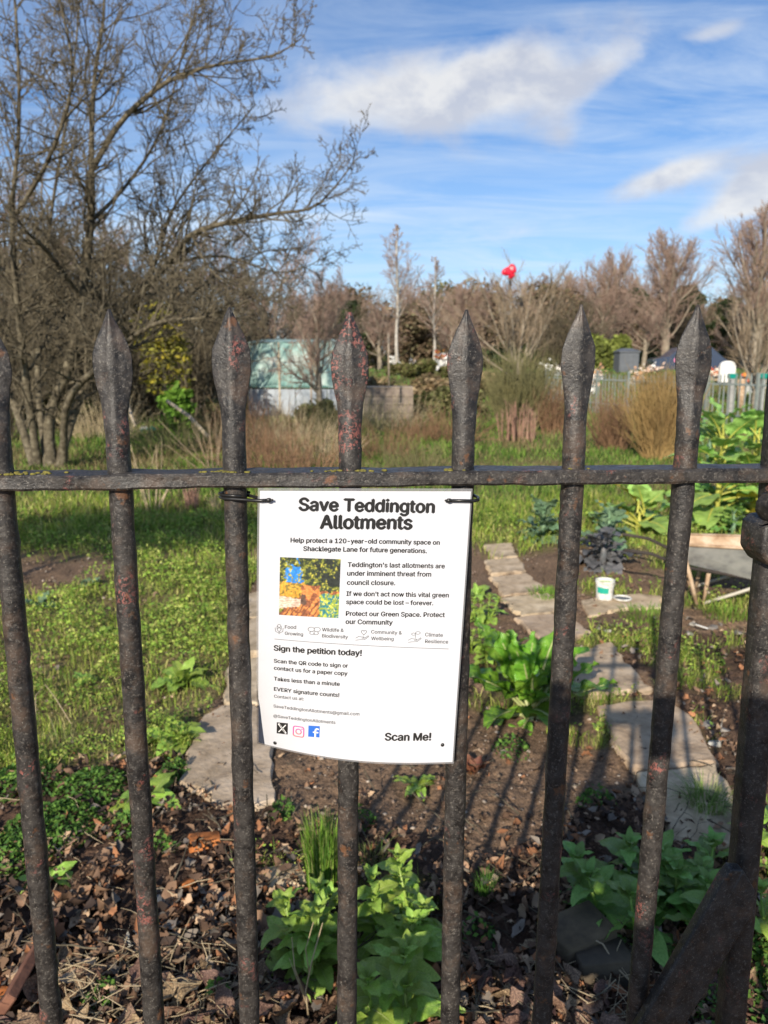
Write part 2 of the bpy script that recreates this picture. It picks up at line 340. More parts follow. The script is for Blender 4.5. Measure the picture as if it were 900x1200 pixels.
REDF = mat('red_foil', [(.72, .015, .04), (.85, .03, .07)], 4, .35, 0, trans=.2)
BLUEP = flat('blue_plastic', (.02, .16, .50), .4)
TEALB = flat('teal_plastic', (.0, .22, .17), .4)

# ------------------------------------------------------------------ ground
PATH_R = [[(566, 640), (601, 638), (606, 654), (580, 657)], [(568, 659), (607, 656), (619, 672), (577, 675)], [(574, 678), (618, 674), (640, 694), (590, 700)],
          [(586, 703), (643, 697), (664, 717), (612, 725)], [(604, 728), (664, 721), (690, 745), (645, 764)], [(664, 768), (716, 753), (760, 812), (676, 817)],
          [(702, 829), (785, 818), (815, 846), (838, 893), (742, 903), (715, 862)], [(745, 909), (838, 899), (862, 938), (860, 1000), (792, 987)],
          [(682, 704), (716, 698), (752, 697), (776, 700), (774, 714), (730, 714), (688, 722)]]
PATH_L = [[(236, 838), (286, 822), (325, 838), (318, 905), (322, 942), (262, 946), (208, 915)], [(270, 778), (300, 772), (345, 780), (338, 826), (262, 826)],
          [(277, 735), (306, 728), (352, 735), (346, 770), (272, 770)], [(284, 700), (315, 694), (350, 698), (352, 726), (279, 728)]]
SLABS_W = [gpoly(p) for p in PATH_R + PATH_L]
LAWN = gpoly([(-700, 575), (285, 575), (300, 640), (296, 700), (280, 745), (262, 800), (225, 870), (120, 900), (0, 905), (-300, 960), (-900, 900)])
PATCH = gpoly([(15, 650), (60, 642), (130, 650), (150, 668), (80, 690), (20, 700)])
PLOT = gpoly([(615, 655), (700, 640), (1300, 640), (1500, 760), (1300, 1100), (640, 1100), (690, 830), (655, 760), (700, 735), (665, 700)])
MID = gpoly([(300, 640), (560, 640), (640, 760), (700, 840), (700, 1050), (300, 1050), (230, 930), (300, 800)])
LITTER = gpoly([(-600, 900), (60, 905), (205, 880), (255, 950), (330, 950), (600, 1010), (700, 930), (1500, 940), (1500, 1600), (-600, 1600)])
LITTERR = gpoly([(685, 735), (900, 740), (1300, 760), (1300, 1200), (860, 1000), (790, 830)])
def blur_in(x, y, poly, j=.07):
    jx = (fbm(x, y, 7, 3, 3) - .5) * j * 4; jy = (fbm(x, y, 7, 9, 3) - .5) * j * 4
    return inpoly(x + jx, y + jy, poly).astype(float)
def zones(x, y):
    """returns grass, weed, litter weights"""
    far = sstep(y, 5.6, 6.6)
    lawn = blur_in(x, y, LAWN); patch = blur_in(x, y, PATCH, .1); plot = blur_in(x, y, PLOT, .05); mid = blur_in(x, y, MID, .03)
    lit = blur_in(x, y, LITTER, .05); litr = blur_in(x, y, LITTERR, .05)
    cl = fbm(x, y, 2.6, 21, 3)
    thin = np.where(x < 1, .72 + .28 * sstep(fbm(x, y, 1.8, 77, 3), .40, .55), 1.0)
    g = np.maximum(lawn * (.65 + .35 * sstep(cl, .36, .56)) * (1 - patch) * thin, far * (1 - plot))
    g = np.maximum(g, plot * (.9 * sstep(cl, .56, .66)))
    nearl = sstep(y, 2.2, 2.9)
    g = g * (1 - mid * .9) * (1 - lit * .95 * (1 - .3 * sstep(cl, .6, .7)))
    g = np.maximum(g, mid * .5 * sstep(cl, .60, .70))
    onsl = np.zeros_like(g)
    for s in SLABS_W: onsl = np.maximum(onsl, inpoly(x, y, s))
    edge = (1 - onsl)
    return g * edge, lawn * edge, np.maximum(lit, litr * .8) * (1 - onsl * .85)
def build_ground():
    ys = np.concatenate([np.linspace(-60, -4, 8), np.linspace(-3, .9, 14), np.arange(1.0, 5, .017), 5 * 1.0175 ** np.arange(0, 110), 34 * 1.06 ** np.arange(0, 60)])
    ys = np.unique(np.round(ys, 4)); s = np.linspace(-1, 1, 341); o = 1.16 ** np.arange(1, 34)
    s = np.concatenate([-o[::-1], s, o])
    Yg, Sg = np.meshgrid(ys, s, indexing='ij'); Wd = 1.6 + .72 * np.clip(Yg, 0, 1e9); Xg = Sg * np.minimum(Wd, 300)
    g, lw, lt = zones(Xg, Yg)
    Z = gh(Xg, Yg); near = (1 - sstep(Yg, 6, 12)) * sstep(Yg, .5, 1)
    Z = Z + near * ((fbm(Xg, Yg, 9, 1, 4) - .5) * .045 + (fbm(Xg, Yg, 34, 4, 3) - .5) * .022) * (1 - .5 * g)
    for q in SLABS_W:                                                       # bed under the slabs
        m = inpoly(Xg, Yg, q); Z[m] = Z[m] * .2 + gh(Xg[m], Yg[m]) * .8 - .02
    soil = np.array([.180, .120, .078]); turf = np.array([.16, .165, .045]); lit = np.array([.085, .052, .036])
    n1 = fbm(Xg, Yg, 5, 31, 4)[..., None]
    C = soil * (.7 + .7 * n1); C = C * (1 - lt[..., None]) + lit * (.55 + .9 * n1) * lt[..., None]
    C = C * (1 - g[..., None] * .8) + turf * (.6 + .8 * n1) * g[..., None] * .8
    a, b = Yg.shape; I = np.arange(a * b).reshape(a, b)
    F = np.stack([I[:-1, :-1], I[:-1, 1:], I[1:, 1:], I[1:, :-1]], -1).reshape(-1, 4)
    me = mesh('ground', np.stack([Xg, Yg, Z], -1).reshape(-1, 3), F, [GROUNDM], C.reshape(-1, 3), True)
    o = ob('ground', me); return tagm(o, 'garden soil and turf of the allotment', kind='structure')
GROUND = build_ground()

def scatter(n, y0, y1, half=.64, p=1.0, seed=0):
    """points spread over the view wedge; p=1 keeps the screen density even"""
    r = np.random.default_rng(seed); u = r.random(n)
    y = y0 * (y1 / y0) ** u if p == 1 else (y0 ** (1 - p) + u * (y1 ** (1 - p) - y0 ** (1 - p))) ** (1 / (1 - p))
    return (r.random(n) * 2 - 1) * half * (y + .35), y, r
def blades(x, y, z, h, wd, r, cols, lean=.35, name='grass', matl=None, label='', kindl='grass'):
    n = len(x); a = r.random(n) * 6.283; d = np.stack([np.cos(a), np.sin(a)], 1); b = r.random(n) * 6.283; ld = np.stack([np.cos(b), np.sin(b)], 1) * (lean * h * r.random(n))[:, None]
    P = np.stack([x, y, z], 1); V = np.zeros((n, 5, 3)); wv = np.zeros((n, 3)); wv[:, :2] = d * wd[:, None]
    V[:, 0] = P - wv / 2; V[:, 1] = P + wv / 2
    m = P.copy(); m[:, :2] += ld * .35; m[:, 2] += h * .55; V[:, 2] = m + wv * .38; V[:, 3] = m - wv * .38
    t = P.copy(); t[:, :2] += ld; t[:, 2] += h * (1 - .35 * r.random(n)); V[:, 4] = t
    I = (np.arange(n) * 5)[:, None]; F = np.concatenate([I + [0, 1, 2], I + [0, 2, 3], I + [3, 2, 4]], 0)
    C = np.repeat(cols, 5, 0)
    o = ob(name, mesh(name, V.reshape(-1, 3), F, [matl or ATTR], C)); return tagm(o, label, kindl, kind='stuff')
def pal(r, n, cols, var=.25):
    cols = np.array(cols); c = cols[r.integers(0, len(cols), n)]; return c * (1 + (r.random((n, 1)) - .5) * 2 * var)
def grass_all():
    # near and middle weedy lawn
    x, y, r = scatter(150000, 1.4, 8.5, seed=1); g, lw, lt = zones(x, y); k = r.random(len(x)) < g * (.35 + .65 * sstep(fbm(x, y, 3.5, 60, 3), .42, .6)); x, y = x[k], y[k]; n = len(x); g = g[k]
    tall = .55 + 1.1 * fbm(x, y, 3, 44, 3) ** 1.5
    blades(x, y, gh(x, y) - .005, (.016 + .014 * y) * tall * (.6 + .8 * r.random(n)), .0011 + .0010 * y * (.6 + .6 * r.random(n)), r,
           pal(r, n, [(.20, .30, .035), (.28, .37, .05), (.36, .40, .08), (.46, .42, .16), (.14, .24, .035)]), .8, 'grass', None, 'short weedy grass of the left hand plot and path edges')
    # far turf
    x, y, r = scatter(170000, 7.0, 32, half=.9, seed=2); g, lw, lt = zones(x, y); k = r.random(len(x)) < g * (.4 + .6 * sstep(fbm(x, y, .7, 15, 3), .35, .6)); x, y = x[k], y[k]; n = len(x)
    dryn = fbm(x, y, .8, 91, 3)
    c = pal(r, n, [(.07, .15, .02), (.12, .22, .03), (.16, .26, .04), (.24, .28, .08), (.05, .10, .02)]); dk = (r.random(n) < (dryn - .40) * 2.4); c[dk] = pal(r, dk.sum(), [(.24, .20, .09), (.18, .14, .07)])
    blades(x, y, gh(x, y) - .01, (.05 + .006 * y) * (.4 + 1.3 * fbm(x, y, 1.1, 70, 3)) * (.6 + .8 * r.random(n)), .0014 * y * (.6 + .6 * r.random(n)), r, c, .9, 'long_grass', None, 'long green grass growing across the overgrown plots')
    x, y, r = scatter(24000, 30, 140, seed=3); n = len(x)
    blades(x, y, gh(x, y) - .02, .10 + .003 * y * r.random(n), .0022 * y * np.ones(n), r, pal(r, n, [(.09, .18, .03), (.12, .20, .05), (.16, .17, .07)]), .9, 'distant_grass', None, 'distant cemetery grass below the bare trees')
def small_leaves(x, y, z, size, r, cols, name, label, tilt=.9, matl=None, kindl='ground cover', asp=.55):
    n = len(x); a = r.random(n) * 6.283; nrm = norm(np.stack([r.normal(0, tilt, n), r.normal(0, tilt, n), np.ones(n)], 1))
    d = np.stack([np.cos(a), np.sin(a), np.zeros(n)], 1); d = norm(d - nrm * (d * nrm).sum(1, keepdims=True)); s = np.cross(nrm, d)
    P = np.stack([x, y, z], 1); S = size[:, None]; V = np.zeros((n, 5, 3))
    V[:, 0] = P - d * S; V[:, 1] = P + s * S * asp; V[:, 2] = P + d * S; V[:, 3] = P - s * S * asp; V[:, 4] = P - nrm * S * .28
    I = (np.arange(n) * 5)[:, None]; F = np.concatenate([I + [0, 1, 4], I + [1, 2, 4], I + [2, 3, 4], I + [3, 0, 4]], 0)
    o = ob(name, mesh(name, V.reshape(-1, 3), F, [matl or ATTR], np.repeat(cols, 5, 0))); return tagm(o, label, kindl, kind='stuff')
def weeds_all():
    x, y, r = scatter(230000, 1.4, 7.5, seed=5); g, lw, lt = zones(x, y); cl = fbm(x, y, 4.5, 52, 3)
    k = r.random(len(x)) < np.maximum(lw, .35 * g) * g * sstep(cl, .33, .56) * 1.1; x, y, cl = x[k], y[k], cl[k]; n = len(x)
    z = gh(x, y) + (cl - .30).clip(0) * .34 * r.random(n) ** .6
    small_leaves(x, y, z, (.0030 + .0017 * y) * (.5 + .9 * r.random(n)), r, pal(r, n, [(.23, .36, .05), (.32, .43, .07), (.42, .46, .12), (.16, .28, .045)]), 'low_weeds', 'low chickweed and moss covering the left plot')
    # clumps near the bottom left and right
    xs = []; rr = np.random.default_rng(6)
    for (px, py, rad, m) in [(60, 975, .17, 1300), (15, 1005, .13, 800), (110, 925, .14, 900), (30, 920, .14, 800), (205, 905, .06, 200), (150, 975, .07, 220), (330, 955, .05, 110), (120, 1180, .05, 80), (880, 1130, .16, 900), (850, 1190, .14, 700), (600, 880, .08, 150), (700, 940, .07, 160), (420, 965, .06, 120), (830, 1080, .1, 300),
                             (190, 1000, .05, 90), (560, 1100, .05, 60), (255, 1180, .05, 80)]:
        c = at(px, py); a = rr.random(m) * 6.283; q = np.sqrt(rr.random(m)) * rad; xs.append(np.stack([c[0] + np.cos(a) * q, c[1] + np.sin(a) * q, (1 - (q / rad) ** 2) * .07 * rr.random(m) + .01], 1))
    P = np.concatenate(xs); n = len(P)
    small_leaves(P[:, 0], P[:, 1], gh(P[:, 0], P[:, 1]) + P[:, 2], .006 + .006 * rr.random(n), rr, pal(rr, n, [(.09, .19, .03), (.13, .25, .04), (.06, .14, .03)]), 'chickweed', 'bright chickweed growing through the dead leaves')
grass_all(); weeds_all()

# dead leaves
def dead_leaf_mesh(i):
    r = np.random.default_rng(100 + i); L = 1.0; W = .36 + .30 * r.random(); n = 7; V = []; F = []
    curl = r.uniform(-1.6, 1.6); fold = r.uniform(-.4, 1.1); bend = r.uniform(-.25, .25)
    for k in range(n):
        t = k / (n - 1); wv = W * (math.sin(math.pi * (t * .97 + .02) ** .85) ** .9) * r.uniform(.6, 1.15); zc = curl * (t - .5) ** 2 + r.normal(0, .03)
        for s in (-1, 0, 1): V.append((s * wv / 2 + bend * (t - .5) ** 2 * 2, (t - .5) * L, zc + abs(s) * fold * wv * .5 + r.normal(0, .045)))
    for k in range(n - 1):
        for s in range(2): a = k * 3 + s; F.append((a, a + 1, a + 4, a + 3))
    return mesh('dead_leaf', V, F, [DEAD], smooth=True)
DLM = [dead_leaf_mesh(i) for i in range(12)]
def litter():
    x, y, r = scatter(80000, 1.45, 5.2, seed=8); g, lw, lt = zones(x, y)
    k = r.random(len(x)) < np.maximum(lt * .30, .012 + .03 * (1 - g)) * (.25 + .75 * sstep(fbm(x, y, 6, 33, 3), .34, .58)); x, y = x[k], y[k]
    order = np.argsort(y); x, y = x[order], y[order]; n = len(x); lt_ = zones(x, y)[2]; z = gh(x, y) + .010 + .03 * r.random(n) * lt_
    S = (.020 + .050 * r.random(n) ** 1.8) * np.where(y > 1.95, .75, 1.0)
    big = np.argsort(-(S / y))[:300]; isbig = np.zeros(n, bool); isbig[big] = True
    for i in np.where(isbig)[0]:
        ob('dead_leaf', DLM[int(r.integers(12))], GROUND, (x[i], y[i], z[i] + .006), (r.normal(0, .5), r.normal(0, .5), r.random() * 6.28), float(S[i] * 1.25))
    # the remainder joined
    idx = np.where(~isbig)[0]; Vs = []; Fs = []; Cs = []; off = 0
    tmpl = []
    for m in DLM[:6]:
        v = np.zeros(len(m.vertices) * 3, np.float32); m.vertices.foreach_get('co', v); f = np.zeros(len(m.loops), np.int32); m.loops.foreach_get('vertex_index', f); tmpl.append((v.reshape(-1, 3), f.reshape(-1, 4)))
    base = pal(r, n, [(.22, .135, .085), (.28, .175, .11), (.14, .085, .055), (.09, .056, .038), (.07, .045, .033), (.05, .035, .028), (.40, .28, .18), (.30, .14, .07), (.20, .17, .14)], .35)
    for i in idx:
        v, f = tmpl[i % 6]; a, b, c = r.normal(0, .45), r.normal(0, .45), r.random() * 6.28
        M = np.array(Euler((a, b, c)).to_matrix()); Vs.append(v @ M.T * S[i] + [x[i], y[i], z[i]]); Fs.append(f + off); off += len(v); Cs.append(np.repeat(base[i:i + 1], len(v), 0))
    o = ob('leaf_litter', mesh('leaf_litter', np.concatenate(Vs), np.concatenate(Fs), [ATTRD], np.concatenate(Cs), True)); tagm(o, 'brown dead leaves lying thickly over the near soil', 'leaf litter', kind='stuff')
litter()
def crumbs():
    x, y, r = scatter(26000, 1.45, 7.5, seed=11); g, lw, lt = zones(x, y)
    for s in SLABS_W: g = np.maximum(g, inpoly(x, y, s) * .93)
    k = r.random(len(x)) < (1 - g) * .95 * (1 - .6 * lt); x, y, lt = x[k], y[k], lt[k]; n = len(x)
    O = np.array([(1, 0, 0), (0, 1, 0), (-1, 0, 0), (0, -1, 0), (0, 0, 1), (0, 0, -1)], float); FO = np.array([(0, 1, 4), (1, 2, 4), (2, 3, 4), (3, 0, 4), (1, 0, 5), (2, 1, 5), (3, 2, 5), (0, 3, 5)])
    S = (.002 + .009 * r.random(n) ** 5) * (.7 + .15 * y) * (1 - .5 * lt); V = O[None] * (S[:, None, None] * (.6 + .8 * r.random((n, 6, 1)))); V[:, :, 2] *= .7
    a = r.random(n) * 6.28; c, s_ = np.cos(a)[:, None], np.sin(a)[:, None]; X = V[:, :, 0] * c - V[:, :, 1] * s_; Yv = V[:, :, 0] * s_ + V[:, :, 1] * c
    P = np.stack([X + x[:, None], Yv + y[:, None], V[:, :, 2] + (gh(x, y) + .012)[:, None]], -1)
    C = pal(r, n, [(.14, .095, .066), (.10, .068, .048), (.18, .13, .09), (.22, .16, .12), (.36, .30, .24), (.18, .12, .085)], .3)
    F = (np.arange(n) * 6)[:, None, None] + FO[None]
    o = ob('soil_crumbs', mesh('soil_crumbs', P.reshape(-1, 3), F.reshape(-1, 3), [ATTRD], np.repeat(C, 6, 0))); tagm(o, 'soil crumbs and grit lying on the dug beds', 'soil', kind='stuff')
crumbs()

# ------------------------------------------------------------------ paths
def rough_poly(poly, step=.05, amp=.008, seed=0):
    r = np.random.default_rng(seed); P = []
    for i in range(len(poly)):
        a = np.array(poly[i]); b = np.array(poly[(i + 1) % len(poly)]); n = max(1, int(np.linalg.norm(b - a) / step))
        for k in range(n): P.append(a + (b - a) * k / n + r.normal(0, amp, 2) * (1 if k else 1.5))
    return P
def build_path(name, polys, label, m, lift, sd):
    hull = np.concatenate([np.array(gpoly(p)) for p in polys]); c = hull.mean(0)
    bm = bmesh.new(); vs = [bm.verts.new((p[0], p[1], float(gh(p[0], p[1])) - .012)) for p in hull]
    for v in vs: v.co.z -= 0
    res = bmesh.ops.convex_hull(bm, input=vs); me = bpy.data.meshes.new(name); bm.to_mesh(me); bm.free()
    me.materials.append(GROUNDM2)
    root = ob(name, me); root.location.z = -.03; tagm(root, label, kind='structure')
    for i, p in enumerate(polys):
        q = rough_poly(gpoly(p), seed=sd + i); cc = np.mean(q, 0); z = float(gh(*cc)); r_ = np.random.default_rng(sd + i)
        o = MB().prism([tuple(v - cc) for v in q], -.05, lift + .004 * r_.random(), .010).ob('paving_slab', m, root, loc=(cc[0], cc[1], z + .03), rot=(r_.normal(0, .006), r_.normal(0, .006), 0))
GROUNDM2 = mat('path_bed_soil', [(.04, .03, .02), (.10, .07, .05)], 30, .95, .6, 90, .01)
build_path('stone_path', PATH_R, 'path of worn sandstone slabs running back on the right', STONEM, .016, 50)
build_path('concrete_path', PATH_L, 'pale slab path behind the notice on the left', CONC, .016, 80)

# ------------------------------------------------------------------ railing
YAW = R(4.0); FT = Vector((math.cos(YAW), math.sin(YAW), 0)); FN = Vector((math.sin(YAW), -math.cos(YAW), 0)); FP = Vector((0, .765, 0))
def fp(x, z, off=0.0): return FP + FT * x + FN * off + Vector((0, 0, z))
rail_root = thing('iron_railing', fp(0, 0), 'weathered black iron railing with spear tops standing across the foreground', 'railing')
rail_root.rotation_euler = (0, 0, YAW)          # local x along the fence, local -y towards the camera
def lumpy(V, amp, s, seed):
    r = np.random.default_rng(seed); o = r.random(3) * 50; V = np.asarray(V, float)
    n = vnoise(V[:, 0] + V[:, 2], V[:, 1] - V[:, 2] * .7, s, o[0]) - .5; m = vnoise(V[:, 2], V[:, 0] * 2 + V[:, 1], s * 2.2, o[1]) - .5
    c = V.copy(); rad = V[:, :2] / np.maximum(np.linalg.norm(V[:, :2], axis=1, keepdims=True), 1e-6)
    c[:, :2] += rad * ((n + .6 * m) * amp)[:, None]; return c
def picket_shaft(x0, x1, seed):                 # from the ground to just above the rail
    zs = np.linspace(0, 1.418, 110); k = 18; V = []
    for z in zs:
        for j in range(k): a = 2 * math.pi * j / k; V.append((.0113 * math.cos(a), .0113 * math.sin(a), z))
    V = lumpy(V, .0016, 90, seed); xs = x0 + (x1 - x0) * (V[:, 2] - .75) / .65; V[:, 0] += xs
    n = len(zs); F = np.array([(i * k + j, i * k + (j + 1) % k, (i + 1) * k + (j + 1) % k, (i + 1) * k + j) for i in range(n - 1) for j in range(k)])
    return mesh('picket', V, F, [IRON], smooth=True)
PROF = [(0, 11.3, 11.3, 0), (25, 11.3, 11.2, 0), (50, 11.6, 10.5, .1), (66, 12.6, 9.6, .4), (78, 14.2, 8.8, .75), (90, 16.2, 8.2, 1), (100, 17.6, 7.9, 1), (110, 17.9, 7.6, 1), (119, 17.0, 7.2, 1), (128, 14.2, 6.7, 1),
        (137, 10.6, 6.0, 1), (145, 7.2, 5.0, 1), (151, 4.6, 3.8, 1), (156, 2.6, 2.4, 1), (160, 1.0, 1.0, .5)]
def spear(x, lean, h, wmul, tilt, seed, m=None):
    k = 24; V = []; r = np.random.default_rng(seed)
    P = np.array(PROF, float); zz = np.concatenate([np.linspace(0, 160, 46)]); ip = lambda c: np.interp(zz, P[:, 0], P[:, c])
    for z, hw, ht, fl in zip(zz, ip(1), ip(2), ip(3)):
        wm = 1 + (wmul - 1) * fl
        for j in range(k):
            a = 2 * math.pi * j / k; c, s = math.cos(a), math.sin(a)
            # blade: lens section with a raised middle rib
            bx = hw * wm * c; ry = ht * (1 - abs(c)) ** .9 * .62 + 2.6 * math.exp(-(c / .11) ** 2) * (ht / 8); by = math.copysign(ry + .8 * (1 - abs(c) ** 6), s)
            if abs(s) < 1e-6: by = 0
            X = (1 - fl) * hw * c + fl * bx; Y = (1 - fl) * ht * s + fl * by
            V.append((X / 1000, Y / 1000, z * h / 160 / 1000 * 1.0))
    V = np.array(V); V[:, 2] += 1.394
    V = lumpy(V, .0011, 70, seed); ct, st = math.cos(tilt), math.sin(tilt); xr = V[:, 0] * ct - V[:, 1] * st; V[:, 1] = V[:, 0] * st + V[:, 1] * ct
    V[:, 0] = xr + x + lean * (V[:, 2] - 1.394) + r.normal(0, .0004)
    n = len(zz); F = [(i * k + j, i * k + (j + 1) % k, (i + 1) * k + (j + 1) % k, (i + 1) * k + j) for i in range(n - 1) for j in range(k)] + [tuple(range((n - 1) * k, n * k))]
    return mesh('spearhead', V, F, [m or IRON], smooth=True)
PICK = [(-.600, -.600, .155, 1.0, .0), (-.486, -.488, .155, 1.0, .1), (-.3725, -.3742, .153, 1.0, .05), (-.260, -.2614, .157, 1.04, .04), (-.1485, -.1545, .1595, 1.06, 0), (-.0338, -.0432, .155, 1.04, -.05), (.0802, .0775, .158, 1.0, .03), (.1937, .1873, .1635, 1.0, .06),
        (.3112, .3018, .164, 1.0, -.12), (.530, .528, .158, 1.0, 0), (.645, .645, .158, 1.0, 0), (.76, .76, .158, 1.0, 0)]
for i, (xt, xb, h, wm, tl) in enumerate(PICK):
    s = ob('picket', picket_shaft(xb, xt, 20 + i), rail_root); ob('spearhead', spear(xt, (xt - xb) * .6, h * 1000, wm, tl, 40 + i, IRONRED if i == 5 else None), s)
def bar_mesh(name, x0, x1, z0, z1, y0, y1, seed, n=170):
    """rail of rectangular section with softened, slightly hammered edges"""
    sec = []; b = .0022
    for (yy, zz) in ((y0 + b, z0), (y1 - b, z0), (y1, z0 + b), (y1, z1 - b), (y1 - b, z1), (y1 - (y1 - y0) * .5, z1), (y0 + b, z1), (y0, z1 - b), (y0, (z0 + z1) / 2), (y0, z0 + b)): sec.append((yy, zz))
    k = len(sec); V = []
    for x in np.linspace(x0, x1, n):
        for (yy, zz) in sec: V.append((x, yy, zz))
    V = np.array(V); r = vnoise(V[:, 0], V[:, 1] * 3 + V[:, 2] * 4, 55, seed) - .5; r2 = vnoise(V[:, 0], V[:, 2] * 6, 24, seed + 5) - .5
    V[:, 2] += r * .0016 + r2 * .0012; V[:, 1] += r2 * .0016
    F = [(i * k + j, i * k + (j + 1) % k, (i + 1) * k + (j + 1) % k, (i + 1) * k + j) for i in range(n - 1) for j in range(k)] + [tuple(range(k)), tuple(range((n - 1) * k, n * k))]
    return mesh(name, V, F, [IRON], smooth=False)
tr = ob('top_rail', bar_mesh('top_rail', -.70, .401, 1.3815, 1.3960, -.020, .022, 3), rail_root)
ob('lower_rail', bar_mesh('lower_rail', -.70, .401, .45, .60, -.008, .008, 9), rail_root)  # unseen below the view; made this tall to cast a shade band
# moss on the top rail
r = np.random.default_rng(3); mb = MB()
for cx, sg, n in ((-.3725, .02, 26), (-.34, .02, 14), (-.155, .012, 26), (-.035, .012, 34), (-.05, .02, 12), (.066, .010, 8), (.19, .012, 6)):
    for _ in range(n):
        x = cx + r.normal(0, sg); y = -.013 + abs(r.normal(0, .006)); s = .0012 + .0016 * r.random()
        mb.box((x, y, 1.3963), (s * 2, s * 1.6, s), Matrix.Rotation(r.random() * 3, 3, 'Z'), bev=s * .3)
mb.ob('moss', MOSS, tr, smooth=True)
# right hand post with latch lug and brace
def post_mesh():
    V = []; zs = np.linspace(0, 1.75, 90); k = 16
    for z in zs:
        for j in range(k):
            a = 2 * math.pi * (j + .5) / k; c, s = math.cos(a), math.sin(a); q = 1 / max(abs(c), abs(s)); f = .0138 * min(q, 1.25)
            V.append((f * c + .4185 - (z - .75) * .012, f * s, z))
    V = np.array(V); n = vnoise(V[:, 0], V[:, 2], 40, 8) - .5; V[:, 0] += n * .0015; V[:, 1] += n * .001; n_ = len(zs)
    F = [(i * k + j, i * k + (j + 1) % k, (i + 1) * k + (j + 1) % k, (i + 1) * k + j) for i in range(n_ - 1) for j in range(k)] + [tuple(range((n_ - 1) * k, n_ * k))]
    return mesh('end_post', V, F, [IRON], smooth=True)
ob('end_post', post_mesh(), rail_root)
def hull_obj(name, pts, m, parent, jit=.0, seed=0, bev=.0015, **k):
    r = np.random.default_rng(seed); bm = bmesh.new(); vs = [bm.verts.new(tuple(np.array(p) + r.normal(0, jit, 3))) for p in pts]; bmesh.ops.convex_hull(bm, input=vs)
    bmesh.ops.delete(bm, geom=[v for v in bm.verts if not v.link_faces], context='VERTS')
    if bev: bmesh.ops.bevel(bm, geom=list(bm.edges), offset=bev, segments=2, affect='EDGES', profile=.6)
    me = bpy.data.meshes.new(name); bm.to_mesh(me); bm.free(); me.materials.append(m); me.polygons.foreach_set('use_smooth', np.ones(len(me.polygons), bool)); return ob(name, me, parent, **k)
# collar bolt and hinge strap below the rail on the post
hull_obj('bolt_head', [(.3965 + .014 * math.cos(a) * q, -.030 + y, 1.357 + .0155 * math.sin(a) * q) for a in np.arange(0, 6.28, .7) for y, q in ((-.008, .7), (0, 1), (.018, 1))], IRON, rail_root, .0008, 1, .002)
hull_obj('hinge_strap', [(x, y, z) for (x, z) in ((.385, 1.338), (.384, 1.310), (.394, 1.296), (.425, 1.294), (.43, 1.338), (.418, 1.346), (.392, 1.344)) for y in (-.030, .012)], IRON, rail_root, .0006, 2, .003)
hull_obj('brace', [(x, y, z) for x, z in ((.376, .938), (.384, .950), (.398, .948), (.414, .922), (.414, .894), (.160, .455), (.206, .455)) for y in (-.031, -.017)], IRON, rail_root, 0, 3, .002)

# ------------------------------------------------------------------ notice
def SP(u, v, h=0.0):                            # sign sheet: u,v in metres from the top left corner, gently curling back at the lower left
    x = -.1231 + u - .0147 * (v / .296); z = 1.381 - .003 * u / .209 - v
    d = .054 * max(0, 1 - u / .209) ** 2.4 * max(0, v / .296) ** 1.5 - .006 * v / .296
    d -= .0010 * math.sin(u * 31 + 1) * math.sin(v * 17)
    return Vector((x, -(.0205 - d + h), z))
notice = thing('notice', (0, 0, 0), 'white laminated notice headed Save Teddington Allotments tied to the railing', 'sign')
notice.location = FP; notice.rotation_euler = (0, 0, YAW)
def sheet_mesh(name, u0, u1, v0, v1, h, nu, nv, m, colf=None):
    V = [SP(u0 + (u1 - u0) * i / nu, v0 + (v1 - v0) * j / nv, h) for j in range(nv + 1) for i in range(nu + 1)]
    F = np.array([(j * (nu + 1) + i, (j + 1) * (nu + 1) + i, (j + 1) * (nu + 1) + i + 1, j * (nu + 1) + i + 1) for j in range(nv) for i in range(nu)])
    return mesh(name, V, F, [m], smooth=True, col=colf)
ob('sheet', sheet_mesh('sheet', 0.0010, .2080, .0018, .2895, 0, 30, 40, PAPER), notice)
ob('sheet_back', sheet_mesh('sheet_back', 0.0010, .2080, .0018, .2895, -.0006, 20, 20, PAPER), notice)
def film():
    m = bpy.data.materials.new('clear_laminate'); m.use_nodes = True; t = m.node_tree; t.nodes.clear(); o = t.nodes.new('ShaderNodeOutputMaterial'); a = t.nodes.new('ShaderNodeBsdfTransparent'); a.inputs[0].default_value = (.93, .94, .95, 1)
    b = t.nodes.new('ShaderNodeBsdfPrincipled'); b.inputs['Base Color'].default_value = (.34, .34, .35, 1); b.inputs['Roughness'].default_value = .55; x = t.nodes.new('ShaderNodeMixShader'); x.inputs[0].default_value = .45
    t.links.new(a.outputs[0], x.inputs[1]); t.links.new(b.outputs[0], x.inputs[2]); t.links.new(x.outputs[0], o.inputs[0]); return m
FILM = film(); mbf = MB()
for (u0, u1, v0, v1, nu, nv) in ((-.001, .0010, -.001, .2915, 1, 30), (.2080, .2095, -.001, .2915, 1, 30), (.0010, .2080, -.001, .0018, 24, 1), (.0010, .2080, .2895, .2915, 24, 1)):
    V = [SP(u0 + (u1 - u0) * i / nu, v0 + (v1 - v0) * j / nv, -.0002) for j in range(nv + 1) for i in range(nu + 1)]
    mbf.add(V, [(j * (nu + 1) + i, (j + 1) * (nu + 1) + i, (j + 1) * (nu + 1) + i + 1, j * (nu + 1) + i + 1) for j in range(nv) for i in range(nu)])
mbf.ob('laminate_edge', FILM, notice)
FONT = None
try:                                            # the sans serif that ships with Blender; the built-in one if it is missing
    import os
    FONT = bpy.data.fonts.load(os.path.join(bpy.utils.resource_path('LOCAL'), 'datafiles', 'fonts', 'Inter.woff2'))
except Exception:
    FONT = None
_H = [0]
